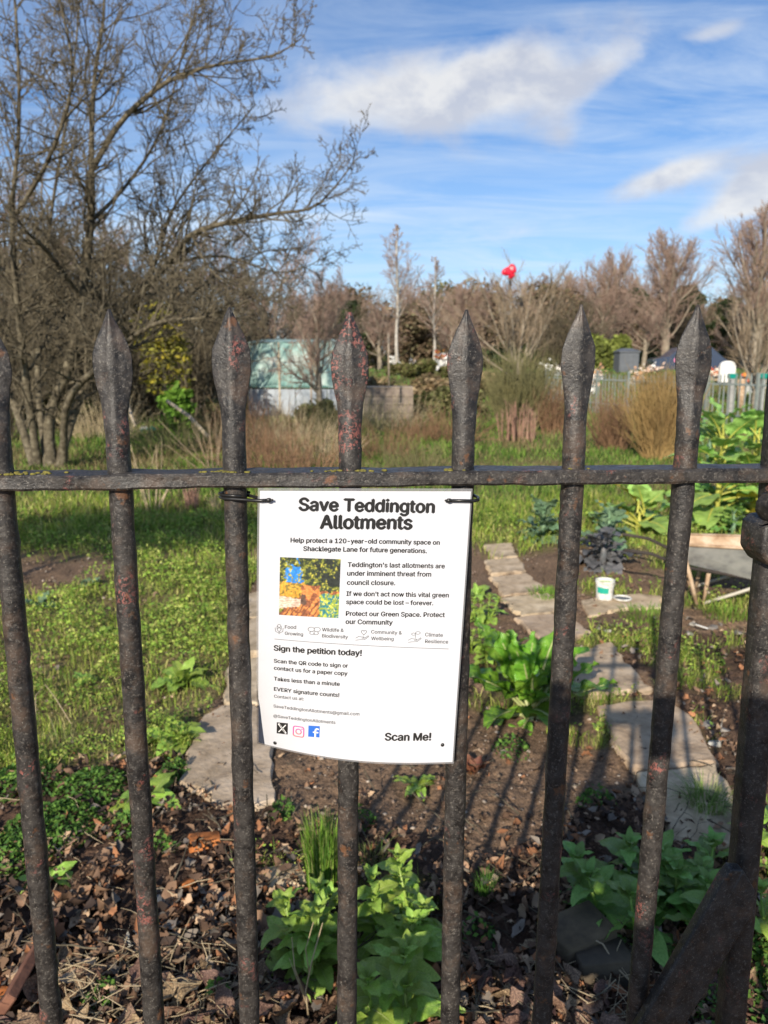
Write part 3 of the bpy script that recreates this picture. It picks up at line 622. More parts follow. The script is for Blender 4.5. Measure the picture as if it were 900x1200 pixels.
def text_tris(s, bold):
    c = bpy.data.curves.new('t', 'FONT'); c.body = s; c.size = 1; c.offset = 0; c.resolution_u = 3
    if FONT: c.font = FONT
    o = bpy.data.objects.new('t', c); COL.objects.link(o); dg = bpy.context.evaluated_depsgraph_get(); dg.update()
    me = bpy.data.meshes.new_from_object(o.evaluated_get(dg)); V = [tuple(v.co) for v in me.vertices]; F = [tuple(p.vertices) for p in me.polygons]
    bpy.data.objects.remove(o); bpy.data.curves.remove(c); bpy.data.meshes.remove(me); return V, F
def print_text(mb, s, u0, u1, v0, v1, bold, ref=None, sq=1.0):
    V, F = text_tris(s, bold); V = np.array(V); x0, x1 = V[:, 0].min(), V[:, 0].max(); k = (u1 - u0) / (x1 - x0); ky = k * sq
    o = bold * k * 1.0
    sh = [(0, 0)] if not bold else [(-o, 0), (o, 0), (0, -o * .7), (0, o * .7), (0, 0)]      # struck several times over for a bold face
    for i, (du, dv) in enumerate(sh):
        P = []
        for x, y, _ in V:
            f = (x - x0) / (x1 - x0); P.append(SP((u0 + (x - x0) * k + du) / 1000, (v0 + (v1 - v0) * f - y * ky + dv) / 1000, .00022 + .00002 * i))
        mb.add(P, F)
TEXTS = [('heading', INK, 0.04, [('Save Teddington', 39.5, 172.33, 21.04, 23.24), ('Allotments', 60.85, 151.01, 39.15, 39.84)]),
 ('introduction', INK, 0.03, [('Help protect a 120-year-old community space on', 32.03, 179.86, 53.34, 55.52), ('Shacklegate Lane for future generations.', 44.82, 167.55, 62.0, 64.19)]),
 ('appeal_text', INK, 0.026, [("Teddington's last allotments are", 89.38, 186.42, 78.5, 79.68), ('under imminent threat from', 89.23, 173.23, 87.52, 88.21), ('council closure.', 89.36, 137.58, 97.12, 97.34), ("If we don't act now this vital green", 89.29, 192.33, 108.68, 109.77), ('space could be lost – forever.', 89.38, 177.15, 117.32, 118.07), ('Protect our Green Space. Protect', 89.62, 189.55, 129.72, 130.44), ('our Community', 89.71, 137.02, 138.45, 138.83)]),
 ('icon_captions', INKG, 0.012, [('Food', 28.17, 39.56, 145.53, 145.31), ('Growing', 28.3, 46.81, 152.44, 152.8), ('Wildlife &', 66.09, 87.92, 146.86, 147.22), ('Biodiversity', 66.32, 92.52, 153.57, 154.22), ('Community &', 115.94, 147.01, 148.28, 149.14), ('Wellbeing', 116.27, 138.96, 155.29, 155.51), ('Climate', 170.92, 188.94, 150.81, 151.52), ('Resilience', 171.33, 194.84, 157.89, 158.64)]),
 ('subheading', INK, 0.034, [('Sign the petition today!', 17.33, 107.08, 171.2, 172.43)]),
 ('instructions', INK, 0.026, [('Scan the QR code to sign or', 17.5, 93.82, 185.27, 185.78), ('contact us for a paper copy', 17.6, 93.63, 193.7, 194.27), ('Takes less than a minute', 17.76, 86.2, 206.51, 206.33), ('EVERY signature counts!', 17.9, 86.14, 218.98, 218.87)]),
 ('contact_details', INKG, 0.012, [('Contact us at:', 17.99, 49.61, 227.54, 226.37), ('SaveTeddingtonAllotments@gmail.com', 17.55, 107.79, 239.67, 238.08), ('@SaveTeddingtonAllotments', 17.67, 83.46, 251.84, 249.74)]),
 ('scan_prompt', INK, 0.036, [('Scan Me!', 135.72, 183.3, 264.5, 264.41)])]
TEXTS = [q for T_ in TEXTS for q in ([T_] if T_[0] != 'icon_captions' else [('icon_caption', T_[1], T_[2], T_[3][2 * i:2 * i + 2]) for i in range(4)])]
for nm, m, bd, rows in TEXTS:
    mb = MB()
    for row in rows: print_text(mb, *row, bd)
    mb.ob(nm, m, notice)
def ribbon(mb, pts, wd, closed=False, h=.00025, m=0):
    P = [np.array(p, float) for p in pts]
    if closed: P.append(P[0])
    for a, b in zip(P[:-1], P[1:]):
        d = b - a; l = np.linalg.norm(d)
        if l < 1e-6: continue
        d /= l; n = np.array([-d[1], d[0]]) * wd / 2; a2 = a - d * wd * .3; b2 = b + d * wd * .3
        mb.add([SP(q[0] / 1000, q[1] / 1000, h) for q in (a2 - n, a2 + n, b2 + n, b2 - n)], [(0, 1, 2, 3)], m)
mb = MB()
for i in range(20): ribbon(mb, [(17.75 + 178.05 * i / 20, 157.9 + 6.5 * i / 20), (17.75 + 178.05 * (i + 1) / 20, 157.9 + 6.5 * (i + 1) / 20)], .45)
mb.ob('rule_line', INKG, notice)
def circ(cx, cy, rx, ry, a0=0, a1=360, n=14): return [(cx + rx * math.cos(R(a0 + (a1 - a0) * i / n)), cy + ry * math.sin(R(a0 + (a1 - a0) * i / n))) for i in range(n + 1)]
def heart(cx, cy, s): return [(cx + s * .0625 * 16 * math.sin(t) ** 3 * .9, cy - s * .0625 * (13 * math.cos(t) - 5 * math.cos(2 * t) - 2 * math.cos(3 * t) - math.cos(4 * t))) for t in np.linspace(0, 6.283, 18)]
def hand(cx, cy): return [(cx - 6, cy + 1), (cx - 3, cy - 1), (cx, cy - .4), (cx + 2, cy - .6), (cx + 2.4, cy + .4), (cx, cy + .9), (cx + 3, cy + .8), (cx + 6.5, cy - 1.8), (cx + 7, cy - .8), (cx + 3, cy + 2.4), (cx - 2, cy + 2.6), (cx - 6, cy + 3.2)]
for nm, lines in (('corn_icon', [circ(22.3, 145.0, 2.2, 4.0), [(22.3, 149), (22.3, 152)], [(18.2, 145), (18.6, 149), (22.3, 151)], [(26.4, 145), (26, 149), (22.3, 151)], [(20.6, 143.5), (24, 146)], [(24, 143.5), (20.6, 146)]]),
                  ('butterfly_icon', [circ(55.0, 145.2, 3.2, 2.4, 40, 330), circ(61.0, 145.2, 3.2, 2.4, -150, 140), circ(55.8, 149.2, 2.2, 1.7, 0, 290), circ(60.2, 149.2, 2.2, 1.7, -110, 180), [(58, 143.5), (58, 151)]]),
                  ('heart_in_hand_icon', [heart(108.5, 147.2, 3.0), hand(106.5, 152.6)]),
                  ('sprout_in_hand_icon', [hand(160, 154.2), [(161, 152.5), (161, 149.5)], circ(159, 148.6, 2, 1.2), circ(163.4, 147.3, 2.4, 1.4)])):
    mb = MB(); 
    for l in lines: ribbon(mb, l, .42)
    mb.ob(nm, INKG, notice)
# small printed photograph of raised beds
def printed_photo():
    n = 84; u0, u1, v0, v1 = 21.9, 82.0, 68.6, 130.4
    V = []; C = []; F = []
    X, Y = np.meshgrid((np.arange(n) + .5) / n, (np.arange(n) + .5) / n); nz = fbm(X, Y, 14, 3, 4); X = X + (fbm(X, Y, 9, 40, 3) - .5) * .07; Y = Y + (fbm(X, Y, 9, 50, 3) - .5) * .06; nz2 = fbm(X, Y, 30, 8, 3); nz3 = vnoise(X, Y, 46, 5)
    col = np.zeros((n, n, 3)); dark = np.array([.02, .035, .012])
    col[:] = dark; lf = (nz2 > .5); col[lf] = (.20, .22, .02); col[(nz3 > .72) & lf] = (.55, .48, .05); dk = (X > .55) & (nz < .47); col[dk] = (.008, .014, .008)
    sk = (X > .03 + .12 * nz) & (Y < .42) & (X < .20 + .33 * Y + .15 * nz) & (Y > .10 + .4 * (.5 - nz)) & (nz2 < .60); col[sk] = (.02, .26, .78)
    mid = (Y > .42) & (X < .42) & (Y < .72); c2 = np.where(nz2[..., None] > .5, np.array([.75, .38, .03]), np.array([.22, .16, .02])); col[mid] = c2[mid]
    gnd = (Y > .56 + .12 * (nz - .5)) & (Y > .98 - X * 1.0) | ((X > .36) & (Y > .46) & (X < .66)); gc = np.where(nz[..., None] > .49, np.array([.72, .26, .06]), np.array([.30, .09, .03])); col[gnd] = gc[gnd]
    sh = gnd & (np.abs(((X * 1.2 + Y * .7) * 9) % 1 - .5) < .13) & (Y > .72); col[sh] = (.16, .05, .02)
    pl = (X < .36) & (Y > .66 + .10 * (X)) & (Y < .88 - .14 * X); pc = np.where((((Y * 26) % 1) < .25)[..., None], np.array([.45, .28, .18]), np.array([.82, .62, .48])); col[pl] = pc[pl]
    col[(X > .36) & (X < .44) & (Y > .62) & (Y < .80)] = (.10, .05, .03)
    gr = (X > .66 + .1 * (nz - .5)) & (Y > .60); g2 = np.where(nz2[..., None] > .52, np.array([.35, .45, .04]), np.array([.02, .20, .22])); col[gr] = g2[gr]; col[gr & (nz3 > .8)] = (.75, .65, .08)
    col = (col * .85 + .03) * (.6 + .8 * nz3[..., None]); cp = np.pad(col, ((1, 1), (1, 1), (0, 0)), 'edge'); col = (cp[:-2, 1:-1] + cp[2:, 1:-1] + cp[1:-1, :-2] + cp[1:-1, 2:] + 3 * col) / 7
    k = 0
    for j in range(n):
        for i in range(n):
            for (a, b) in ((0, 0), (0, 1), (1, 1), (1, 0)): V.append(SP((u0 + (u1 - u0) * (i + a) / n) / 1000, (v0 + (v1 - v0) * (j + b) / n + 2.0 * (i + a) / n) / 1000, .00025)); C.append(col[j, i])
            F.append((k, k + 1, k + 2, k + 3)); k += 4
    pm = mat('printed_picture', [W1, W1], 5, .35, 0, attr=True, coat=.5); ob('printed_picture', mesh('printed_picture', V, np.array(F), [pm], np.array(C)), notice)
printed_photo()
def quad(mb, u0, u1, v0, v1, sl=0.0, h=.00012, m=0): mb.add([SP(a / 1000, b / 1000, h) for a, b in ((u0, v0), (u0, v1), (u1, v1 + sl), (u1, v0 + sl))], [(0, 1, 2, 3)], m)
WHI = flat('white_print', (.80, .80, .80), .4, .5); FBB = flat('blue_print', (.03, .14, .55), .4, .5); PNK = flat('magenta_print', (.62, .05, .30), .4, .5); PUR = flat('orange_print', (.70, .13, .16), .4, .5)
mb = MB(); quad(mb, 21.3, 33.4, 257.8, 271.8, -1.2); ribbon(mb, [(23.6, 259.4), (31.1, 269.0)], 2.0, h=.0004, m=1); ribbon(mb, [(24.4, 259.8), (30.3, 268.4)], .8, h=.0005, m=0); ribbon(mb, [(31.0, 259.2), (23.6, 269.2)], 1.0, h=.00045, m=1); mb.ob('crossed_letter_logo', [INK, WHI], notice)
mb = MB()
def rrect(cx, cy, hx, hy, rr): return circ(cx + hx - rr, cy - hy + rr, rr, rr, -90, 0, 5) + circ(cx + hx - rr, cy + hy - rr, rr, rr, 0, 90, 5) + circ(cx - hx + rr, cy + hy - rr, rr, rr, 90, 180, 5) + circ(cx - hx + rr, cy - hy + rr, rr, rr, 180, 270, 5)
rc = rrect(45.0, 264.6, 5.6, 6.1, 2.4); ribbon(mb, rc, 1.1, True); ribbon(mb, circ(45.0, 264.6, 2.9, 3.0), 1.0); ribbon(mb, circ(48.6, 261.0, .4, .4, n=6), .6)
for i, f in enumerate(mb.F): mb.M[i] = 1 if np.mean([mb.V[q][2] for q in f]) < SP(.045, .2650)[2] else 0
mb.ob('camera_logo', [PNK, PUR], notice)
mb = MB(); quad(mb, 55.4, 67.4, 255.4, 268.8, -1.0); mb.ob('letter_f_logo', FBB, notice); lo = [c for c in notice.children if c.name.startswith('letter_f_logo')][0]
mb = MB(); ribbon(mb, [(65.9, 258.3), (64.3, 258.0), (63.2, 258.9), (62.9, 260.6), (62.9, 268.2)], 1.7, h=.0004); ribbon(mb, [(60.7, 262.4), (65.6, 262.2)], 1.5, h=.00045); mb.ob('letter_f', WHI, lo)
for (u, v) in ((19.5, 284.6), (196.1, 269.7)):
    V = [SP((u + 1.9 * math.cos(a)) / 1000, (v + 2.1 * math.sin(a)) / 1000, .0006) for a in np.arange(0, 6.28, .4)]; V2 = [SP((u + 1.2 * math.cos(a)) / 1000, (v + 1.3 * math.sin(a)) / 1000, .0018) for a in np.arange(0, 6.28, .4)]
    n = len(V); ob('pin_head', mesh('pin_head', V + V2, [(i, (i + 1) % n, n + (i + 1) % n, n + i) for i in range(n)] + [tuple(range(n, 2 * n))], [BLACKPL], smooth=True), notice)
# cable ties
def cable_tie(u, bx, side, label):
    t = thing('cable_tie', FP, label, 'cable tie', 'black cable ties holding the notice'); t.rotation_euler = (0, 0, YAW)
    h = SP(u, .0105, .002); mb = MB(); zt = h.z
    if side > 0: path = [(h.x, h.y - .0008, zt), (.078, -.0240, zt - .0003), (.0870, -.0238, zt - .0006), (.0925, -.0190, zt - .0006), (.0945, -.008, zt), (.0930, .004, zt), (.0870, .0115, zt), (.0790, .0140, zt), (.0705, .0110, zt), (.0660, .002, zt), (.0655, -.010, zt), (.0645, -.0170, zt)]
    else: path = [(h.x, h.y - .0008, zt), (-.1215, -.0238, zt - .0003), (-.1300, -.0200, zt - .0006), (-.1400, -.0160, zt - .0004), (-.1500, -.0142, zt), (-.1585, -.0105, zt), (-.1632, -.002, zt), (-.1600, .0085, zt), (-.1520, .0138, zt), (-.1430, .0130, zt), (-.1345, .004, zt), (-.1250, -.010, zt), (-.1130, -.0170, zt)]
    mb.tube(path, .0017, 8)
    if side < 0: mb.tube([(x - .0005, y - .0004, z + .0034) for x, y, z in path[3:11]], .0015, 8)
    mb.ob('strap', BLACKPL, t, smooth=True)
    hb = MB(); hb.box((h.x, h.y - .0012, zt), (.0048, .0036, .0044), bev=.0009); hb.ob('tie_head', BLACKPL, t, smooth=True)
    hb = MB(); hb.tube([(h.x - side * .001, h.y - .001, zt), (h.x - side * .004, h.y - .003, zt + .0005)], .0011, 6)
    hb.ob('strap_end', BLACKPL, t, smooth=True)
cable_tie(.0100, -.1485, -1, 'black cable tie round the bar at the notice\'s upper left corner')
cable_tie(.1862, .0802, 1, 'black cable tie round the bar at the notice\'s upper right corner')

# ------------------------------------------------------------------ bare trees
def grow(start, d, length, rad, n, wob, trop, r, endr=.35):
    B = len(start); P = np.zeros((B, n + 1, 3)); D = np.zeros((B, n + 1, 3)); P[:, 0] = start; d = norm(d); D[:, 0] = d
    for i in range(n):
        d = norm(d + r.normal(0, wob, (B, 3)) + trop); P[:, i + 1] = P[:, i] + d * (length / n)[:, None]; D[:, i + 1] = d
    return P, rad[:, None] * np.linspace(1, endr, n + 1)[None], D, length
def spawn(br, m, t0, t1, ang, angv, lr, rr, r, minr=.0012, lshort=.55):
    P, Rd, D, L = br; B, n1, _ = P.shape; par = np.repeat(np.arange(B), m); N = len(par)
    t = t0 + (t1 - t0) * ((np.tile(np.arange(m), B) + r.random(N)) / m); f = t * (n1 - 1); i = np.minimum(f.astype(int), n1 - 2); q = (f - i)[:, None]
    p = P[par, i] * (1 - q) + P[par, i + 1] * q; d = D[par, i]; rad = Rd[par, i] * (1 - q[:, 0]) + Rd[par, i + 1] * q[:, 0]
    a = norm(np.cross(d, r.normal(0, 1, (N, 3)))); an = np.radians(r.normal(ang, angv, N))[:, None]; nd = d * np.cos(an) + a * np.sin(an)
    return p, nd, L[par] * lr * (1 - lshort * t) * r.uniform(.6, 1.25, N), np.maximum(rad * rr, minr)
def tubes(brs, ks):
    Vs = []; Fs = []; off = 0
    for (P, Rd, D, L), k in zip(brs, ks):
        B, n1, _ = P.shape; up = np.tile(np.array([.13, .31, .94]), (B, n1, 1)); u = norm(np.cross(D, up)); v = np.cross(D, u)
        a = np.arange(k) * 2 * math.pi / k; V = P[:, :, None] + (u[:, :, None] * np.cos(a)[None, None, :, None] + v[:, :, None] * np.sin(a)[None, None, :, None]) * Rd[:, :, None, None]
        I = np.arange(B * n1 * k).reshape(B, n1, k) + off; J = np.roll(I, -1, 2)
        F = np.stack([I[:, :-1], J[:, :-1], J[:, 1:], I[:, 1:]], -1).reshape(-1, 4); Vs.append(V.reshape(-1, 3)); Fs.append(F); off += B * n1 * k
    return np.concatenate(Vs), np.concatenate(Fs)
def polyl(pts, rads):                           # hand-laid limb as a branch record
    P = np.array(pts, float); n = len(P) * 3; t = np.linspace(0, len(P) - 1, n); i = np.minimum(t.astype(int), len(P) - 2); q = (t - i)[:, None]
    pm = P[np.maximum(i - 1, 0)]; p0 = P[i]; p1 = P[i + 1]; p2 = P[np.minimum(i + 2, len(P) - 1)]
    X = .5 * ((2 * p0) + (-pm + p1) * q + (2 * pm - 5 * p0 + 4 * p1 - p2) * q ** 2 + (-pm + 3 * p0 - 3 * p1 + p2) * q ** 3)
    D = norm(np.gradient(X, axis=0)); L = np.linalg.norm(np.diff(X, axis=0), axis=1).sum(); rr = np.interp(t, np.linspace(0, len(P) - 1, len(rads)), rads)
    return X[None], rr[None], D[None], np.array([L])
def plum_tree():
    """the near bare tree on the left; main limbs follow the photograph, the twigs grow from them"""
    D0 = 11.2; base = at(62, 548); base[2] = float(gh(base[0], base[1]))
    root = thing('bare_tree', base, 'large bare many-stemmed tree with tangled grey twigs filling the upper left', 'tree'); r = np.random.default_rng(12)
    L = [([(62, 550, 0), (58, 490, 0), (80, 430, -.2), (96, 350, -.3), (106, 260, -.5), (107, 200, -.6)], (.085, .045)),
         ([(107, 200, -.6), (140, 145, -.8), (180, 107, -1), (215, 87, -1.1), (260, 75, -1.2), (320, 65, -1.2), (357, 42, -1.3)], (.04, .006)),
         ([(107, 200, -.6), (108, 140, -.4), (112, 80, -.3), (122, 10, -.2), (118, -80, 0)], (.04, .012)),
         ([(68, 548, 0), (88, 480, .3), (118, 420, .4), (150, 365, .3), (195, 310, 0), (225, 275, -.4), (270, 260, -.8), (325, 250, -1), (372, 240, -1.2), (418, 186, -1.3)], (.075, .045, .03, .006)),
         ([(150, 365, .3), (185, 300, .3), (200, 250, .2), (245, 187, 0), (300, 122, -.2)], (.035, .006)),
         ([(45, 546, 0), (34, 470, -.2), (22, 370, -.5), (14, 260, -.8), (22, 150, -1), (20, 40, -1.2), (10, -90, -1.2)], (.065, .03, .010)),
         ([(55, 548, 0), (44, 440, .5), (52, 340, .9), (60, 250, 1.0), (78, 140, 1.2), (92, 20, 1.4), (96, -90, 1.5)], (.055, .024, .009)),
         ([(40, 546, 0), (15, 470, .4), (-25, 380, .8), (-70, 270, 1), (-110, 150, 1)], (.07, .03, .02)),
         ([(75, 548, 0), (80, 470, -.6), (128, 420, -1.2), (180, 380, -1.8), (240, 372, -2.1), (290, 352, -2.3)], (.06, .03, .008)),
         ([(20, 250, -.8), (60, 180, -1.6), (85, 90, -2), (70, 0, -2.2)], (.03, .01)), ([(225, 275, -.4), (250, 320, -.6), (300, 345, -.7), (350, 362, -.8)], (.02, .005)),
         ([(96, 350, -.3), (60, 300, -1), (30, 270, -1.6), (-15, 215, -2)], (.035, .01)), ([(118, 420, .4), (170, 400, .9), (230, 340, 1.3), (290, 300, 1.5), (350, 290, 1.6)], (.03, .006)),
         ([(106, 260, -.5), (150, 215, .2), (190, 150, .5), (215, 60, .8), (240, -10, .9)], (.03, .006)), ([(195, 310, 0), (260, 300, .4), (330, 320, .5), (385, 300, .6)], (.022, .005))]
    main = []
    for pts, rd in L:
        q = [atd(a, b, D0 + c) - base for a, b, c in pts]; main.append(polyl(q, rd))
    V, F = tubes(main[:4] + main[5:9], [9] * 8); ob('trunk', mesh('trunk', V, F, [BARK], smooth=True), root)
    lv = []; a = []
    for b in main:
        n = max(8, int(b[3][0] * 7.5)); s = spawn(b, n, .18, 1, 48, 16, .0, .5, r, .006); ln = np.minimum(b[3][0] * .5, 1.7) * r.uniform(.35, 1, n) * np.linspace(1.1, .40, n)
        a.append((s[0], s[1], ln, np.minimum(s[3], .019)))
    s0, d0, l0, r0 = [np.concatenate([x[i] for x in a]) for i in range(4)]
    b1 = grow(s0, d0, l0, r0, 9, .16, np.array([0, 0, .05]), r, .35)
    b2 = grow(*spawn(b1, 7, .12, 1, 50, 17, .55, .6, r, .0052), 6, .17, np.array([0, 0, .05]), r, .5)
    b3 = grow(*spawn(b2, 4, .15, 1, 48, 17, .62, .7, r, .0044), 4, .16, np.array([0, 0, .06]), r, .6)
    b4 = grow(*spawn(b3, 2, .3, 1, 42, 15, .5, .8, r, .0034, .2), 2, .12, np.array([0, 0, .04]), r, .7)
    V, F = tubes(main + [b1, b2], [7] * len(main) + [5, 4]); ob('limbs', mesh('limbs', V, F, [BARK], smooth=True), root)
    V, F = tubes([b3, b4], [3, 3]); tw = ob('twigs', mesh('twigs', V, F, [TWIG]), root); tagm(tw, kind='stuff')
    # a few dead leaves still hanging
    Pm = b2[0].reshape(-1, 3); Pm = Pm[r.integers(0, len(Pm), 300)] + base; n = len(Pm)
    me = small_leaves_mesh(Pm - base, .022 + .012 * r.random(n), r, pal(r, n, [(.10, .07, .04), (.06, .05, .035), (.14, .10, .05)])); o = ob('hanging_leaves', me, root); tagm(o, kind='stuff')
def small_leaves_mesh(P, size, r, cols, tilt=5.0, asp=.5, matl=None):
    n = len(P); a = r.random(n) * 6.283; nrm = norm(np.stack([r.normal(0, tilt, n), r.normal(0, tilt, n), np.ones(n)], 1))
    d = np.stack([np.cos(a), np.sin(a), r.normal(0, .4, n)], 1); d = norm(d - nrm * (d * nrm).sum(1, keepdims=True)); s = np.cross(nrm, d); S = size[:, None]; V = np.zeros((n, 4, 3))
    V[:, 0] = P - d * S; V[:, 1] = P + s * S * asp; V[:, 2] = P + d * S; V[:, 3] = P - s * S * asp
    return mesh('foliage', V.reshape(-1, 3), (np.arange(n) * 4)[:, None] + np.array([0, 1, 2, 3]), [matl or ATTR], np.repeat(cols, 4, 0))
plum_tree()
def tree_meshes(kind, seed):
    """unit recipes in metres for a tree about 10 m tall; returns (trunk mesh, crown mesh)"""
    r = np.random.default_rng(seed); up = np.array([0, 0, 1.])
    if kind == 'lime':                          # tall, crowded upright limbs spreading into a rounded broom of twigs
        tr = polyl([(0, 0, 0), (.05, 0, 2), (0, .05, 4), (.05, .05, 6), (0, 0, 8)], (.30, .24, .14, .04)); n = 40
        s = spawn(tr, n, .20, .95, 33, 9, 0, .4, r, .04); z0 = s[0][:, 2]; b1 = grow(s[0], s[1], (10.6 - z0) * (.50 + .22 * r.random(n)), np.minimum(s[3], .065), 10, .05, up * .055, r, .3)
        b2 = grow(*spawn(b1, 11, .15, 1, 30, 10, .42, .5, r, .018), 6, .06, up * .05, r, .4); b3 = grow(*spawn(b2, 7, .1, 1, 30, 12, .60, .6, r, .011), 4, .08, up * .03, r, .6)
        b4 = grow(*spawn(b3, 2, .1, 1, 28, 12, .7, .6, r, .009, .2), 2, .08, up * .0, r, .6)
        return [tr, b1], [9, 5], [b2, b3, b4], [3, 3, 3], BARKT, TWIGR
    if kind == 'birch':
        tr = polyl([(0, 0, 0), (.1, 0, 2.5), (0, .1, 5), (.1, 0, 8), (0, 0, 10)], (.14, .11, .08, .02)); n = 34
        s = spawn(tr, n, .32, .98, 38, 8, 0, .4, r, .02); b1 = grow(s[0], s[1], (11 - s[0][:, 2]) * .42 * r.uniform(.7, 1.2, n), s[3] * .8, 7, .06, up * .06, r, .3)
        b2 = grow(*spawn(b1, 9, .2, 1, 34, 10, .5, .6, r, .012), 4, .1, up * .03, r, .5); b3 = grow(*spawn(b2, 6, .2, 1, 34, 10, .6, .8, r, .014), 2, .1, up * .0, r, .7)
        return [tr, b1], [8, 4], [b2, b3], [3, 3], BIRCH, TWIGR
    if kind == 'fan':                           # many limbs fanning from low down
        n = 18; a = r.random(n) * 6.28; t = np.radians(r.uniform(8, 58, n)); d = np.stack([np.sin(t) * np.cos(a), np.sin(t) * np.sin(a), np.cos(t)], 1)
        tr = polyl([(0, 0, 0), (0, .05, 1.2), (.05, 0, 2.2)], (.3, .22)); s0 = np.stack([np.zeros(n), np.zeros(n), r.uniform(.9, 2.1, n)], 1)
        b1 = grow(s0, d, r.uniform(6.5, 8.8, n), np.full(n, .09), 9, .06, up * .05, r, .2); b2 = grow(*spawn(b1, 12, .2, 1, 30, 9, .36, .45, r, .03), 6, .08, up * .10, r, .4)
        b3 = grow(*spawn(b2, 10, .15, 1, 30, 10, .55, .6, r, .010), 3, .1, up * .06, r, .6)
        return [tr, b1], [9, 6], [b2, b3], [3, 3], BARKT, TWIGT
    if kind == 'round':                         # ordinary rounded bare tree
        tr = polyl([(0, 0, 0), (.05, 0, 1.5), (0, .05, 3), (.15, .05, 5), (.1, 0, 6.5)], (.3, .24, .1)); n = 15
        s = spawn(tr, n, .3, 1, 50, 12, 0, .5, r, .05); b1 = grow(s[0], s[1], r.uniform(3, 5.5, n), np.minimum(s[3], .1), 8, .1, up * .06, r, .3)
        b2 = grow(*spawn(b1, 12, .15, 1, 42, 12, .5, .5, r, .022), 6, .11, up * .05, r, .4); b3 = grow(*spawn(b2, 9, .1, 1, 40, 12, .55, .6, r, .013), 4, .12, up * .05, r, .6)
        b4 = grow(*spawn(b3, 3, .2, 1, 38, 12, .6, .8, r, .010), 2, .1, up * .05, r, .6)
        return [tr, b1], [9, 5], [b2, b3, b4], [3, 3, 3], BARKT, TWIGR
    if kind == 'scrub':                         # thicket of thin grey-brown stems from the ground
        n = 44; a = r.random(n) * 6.28; q = np.sqrt(r.random(n)) * 1.8; t = np.radians(r.uniform(0, 32, n)); d = np.stack([np.sin(t) * np.cos(a), np.sin(t) * np.sin(a), np.cos(t)], 1)
        b1 = grow(np.stack([q * np.cos(a), q * np.sin(a), 0 * a], 1), d, r.uniform(5, 9.5, n), np.full(n, .06), 9, .09, up * .03, r, .3); b2 = grow(*spawn(b1, 12, .1, 1, 42, 14, .35, .5, r, .028), 5, .13, up * .04, r, .4)
        b3 = grow(*spawn(b2, 7, .1, 1, 42, 14, .55, .6, r, .018), 3, .13, up * .02, r, .6)
        return [b1], [5], [b2, b3], [3, 3], BARK, TWIG
TM = {}
def bare(kind, var, px, D, top, label, group=None, width=1.0, basey=None, cat='tree', name='bare_tree', tw=None, bk=None):
    key = (kind, var)
    if key not in TM:
        a, ka, b, kb, m1, m2 = tree_meshes(kind, 300 + var * 17 + len(kind)); hgt = max(float(np.percentile(x[0][..., 2], 99.5)) for x in b)
        V, F = tubes(a, ka); me1 = mesh('trunk', V, F, [m1], smooth=True); V, F = tubes(b, kb); me2 = mesh('crown', V, F, [m2]); TM[key] = (me1, me2, hgt)
    me1, me2, hgt = TM[key]; p = atd(px, 427, D); z0 = float(gh(p[0], D)); ztop = atd(px, top, D)[2]; s = (ztop - z0) / hgt
    t = thing(name, (p[0], D, z0 - .05), label, cat, group, random.random() * 6.28, (s * width, s * width, s)); ob('trunk', me1, t); c = ob('crown', me2, t)
    if tw: 
        c.data = me2 = me2.copy(); me2.materials.clear(); me2.materials.append(tw)
    return t
# background trees, left to right
G1 = 'bare trees beyond the allotments'
bare('round', 1, 20, 24, 170, 'bare thicket tree at the left edge behind the large tree', G1, 1.2)
bare('scrub', 1, 110, 20, 235, 'dense grey thicket standing behind the large bare tree\'s trunk', G1, .8)
bare('scrub', 2, 215, 21, 285, 'dense grey thicket left of the teal netting', G1, .9)
bare('scrub', 1, 10, 17, 270, 'dense grey thicket at the far left behind the trunks', G1, .8)
bare('round', 2, 315, 27, 262, 'small dark bare tree leaning above the teal netting', G1, 1.15)
bare('round', 1, 374, 19, 292, 'thin crooked bare tree in front of the teal netting', G1, .75)
bare('round', 2, 180, 32, 240, 'bare tree in the haze of twigs right of the large tree', G1, 1.3)
bare('birch', 1, 466, 42, 262, 'slender pale birch rising above the other trees in the middle', 'birches')
bare('birch', 2, 508, 56, 300, 'smaller birch just right of the tall slender birch', 'birches', 1.1)
bare('fan', 1, 607, 34, 300, 'wide fan-shaped bare tree with pale limbs and a red scrap in its crown', None, 1.1)
bare('fan', 2, 890, 26, 330, 'low spreading bare tree with pale branches at the right edge', None, 1.25)
bare('lime', 1, 778, 62, 268, 'tall round-topped bare lime with crowded upright limbs, left of the gap in the trees', 'tall bare limes', 1.05)
bare('lime', 2, 716, 70, 290, 'tall bare lime just left of the rounded lime', 'tall bare limes', 1.0)
bare('lime', 1, 662, 76, 318, 'lower bare lime behind the fan-shaped tree', 'tall bare limes', 1.0)
bare('lime', 3, 884, 50, 236, 'tallest bare lime at the right edge with a rounded twiggy top', 'tall bare limes', 1.15)
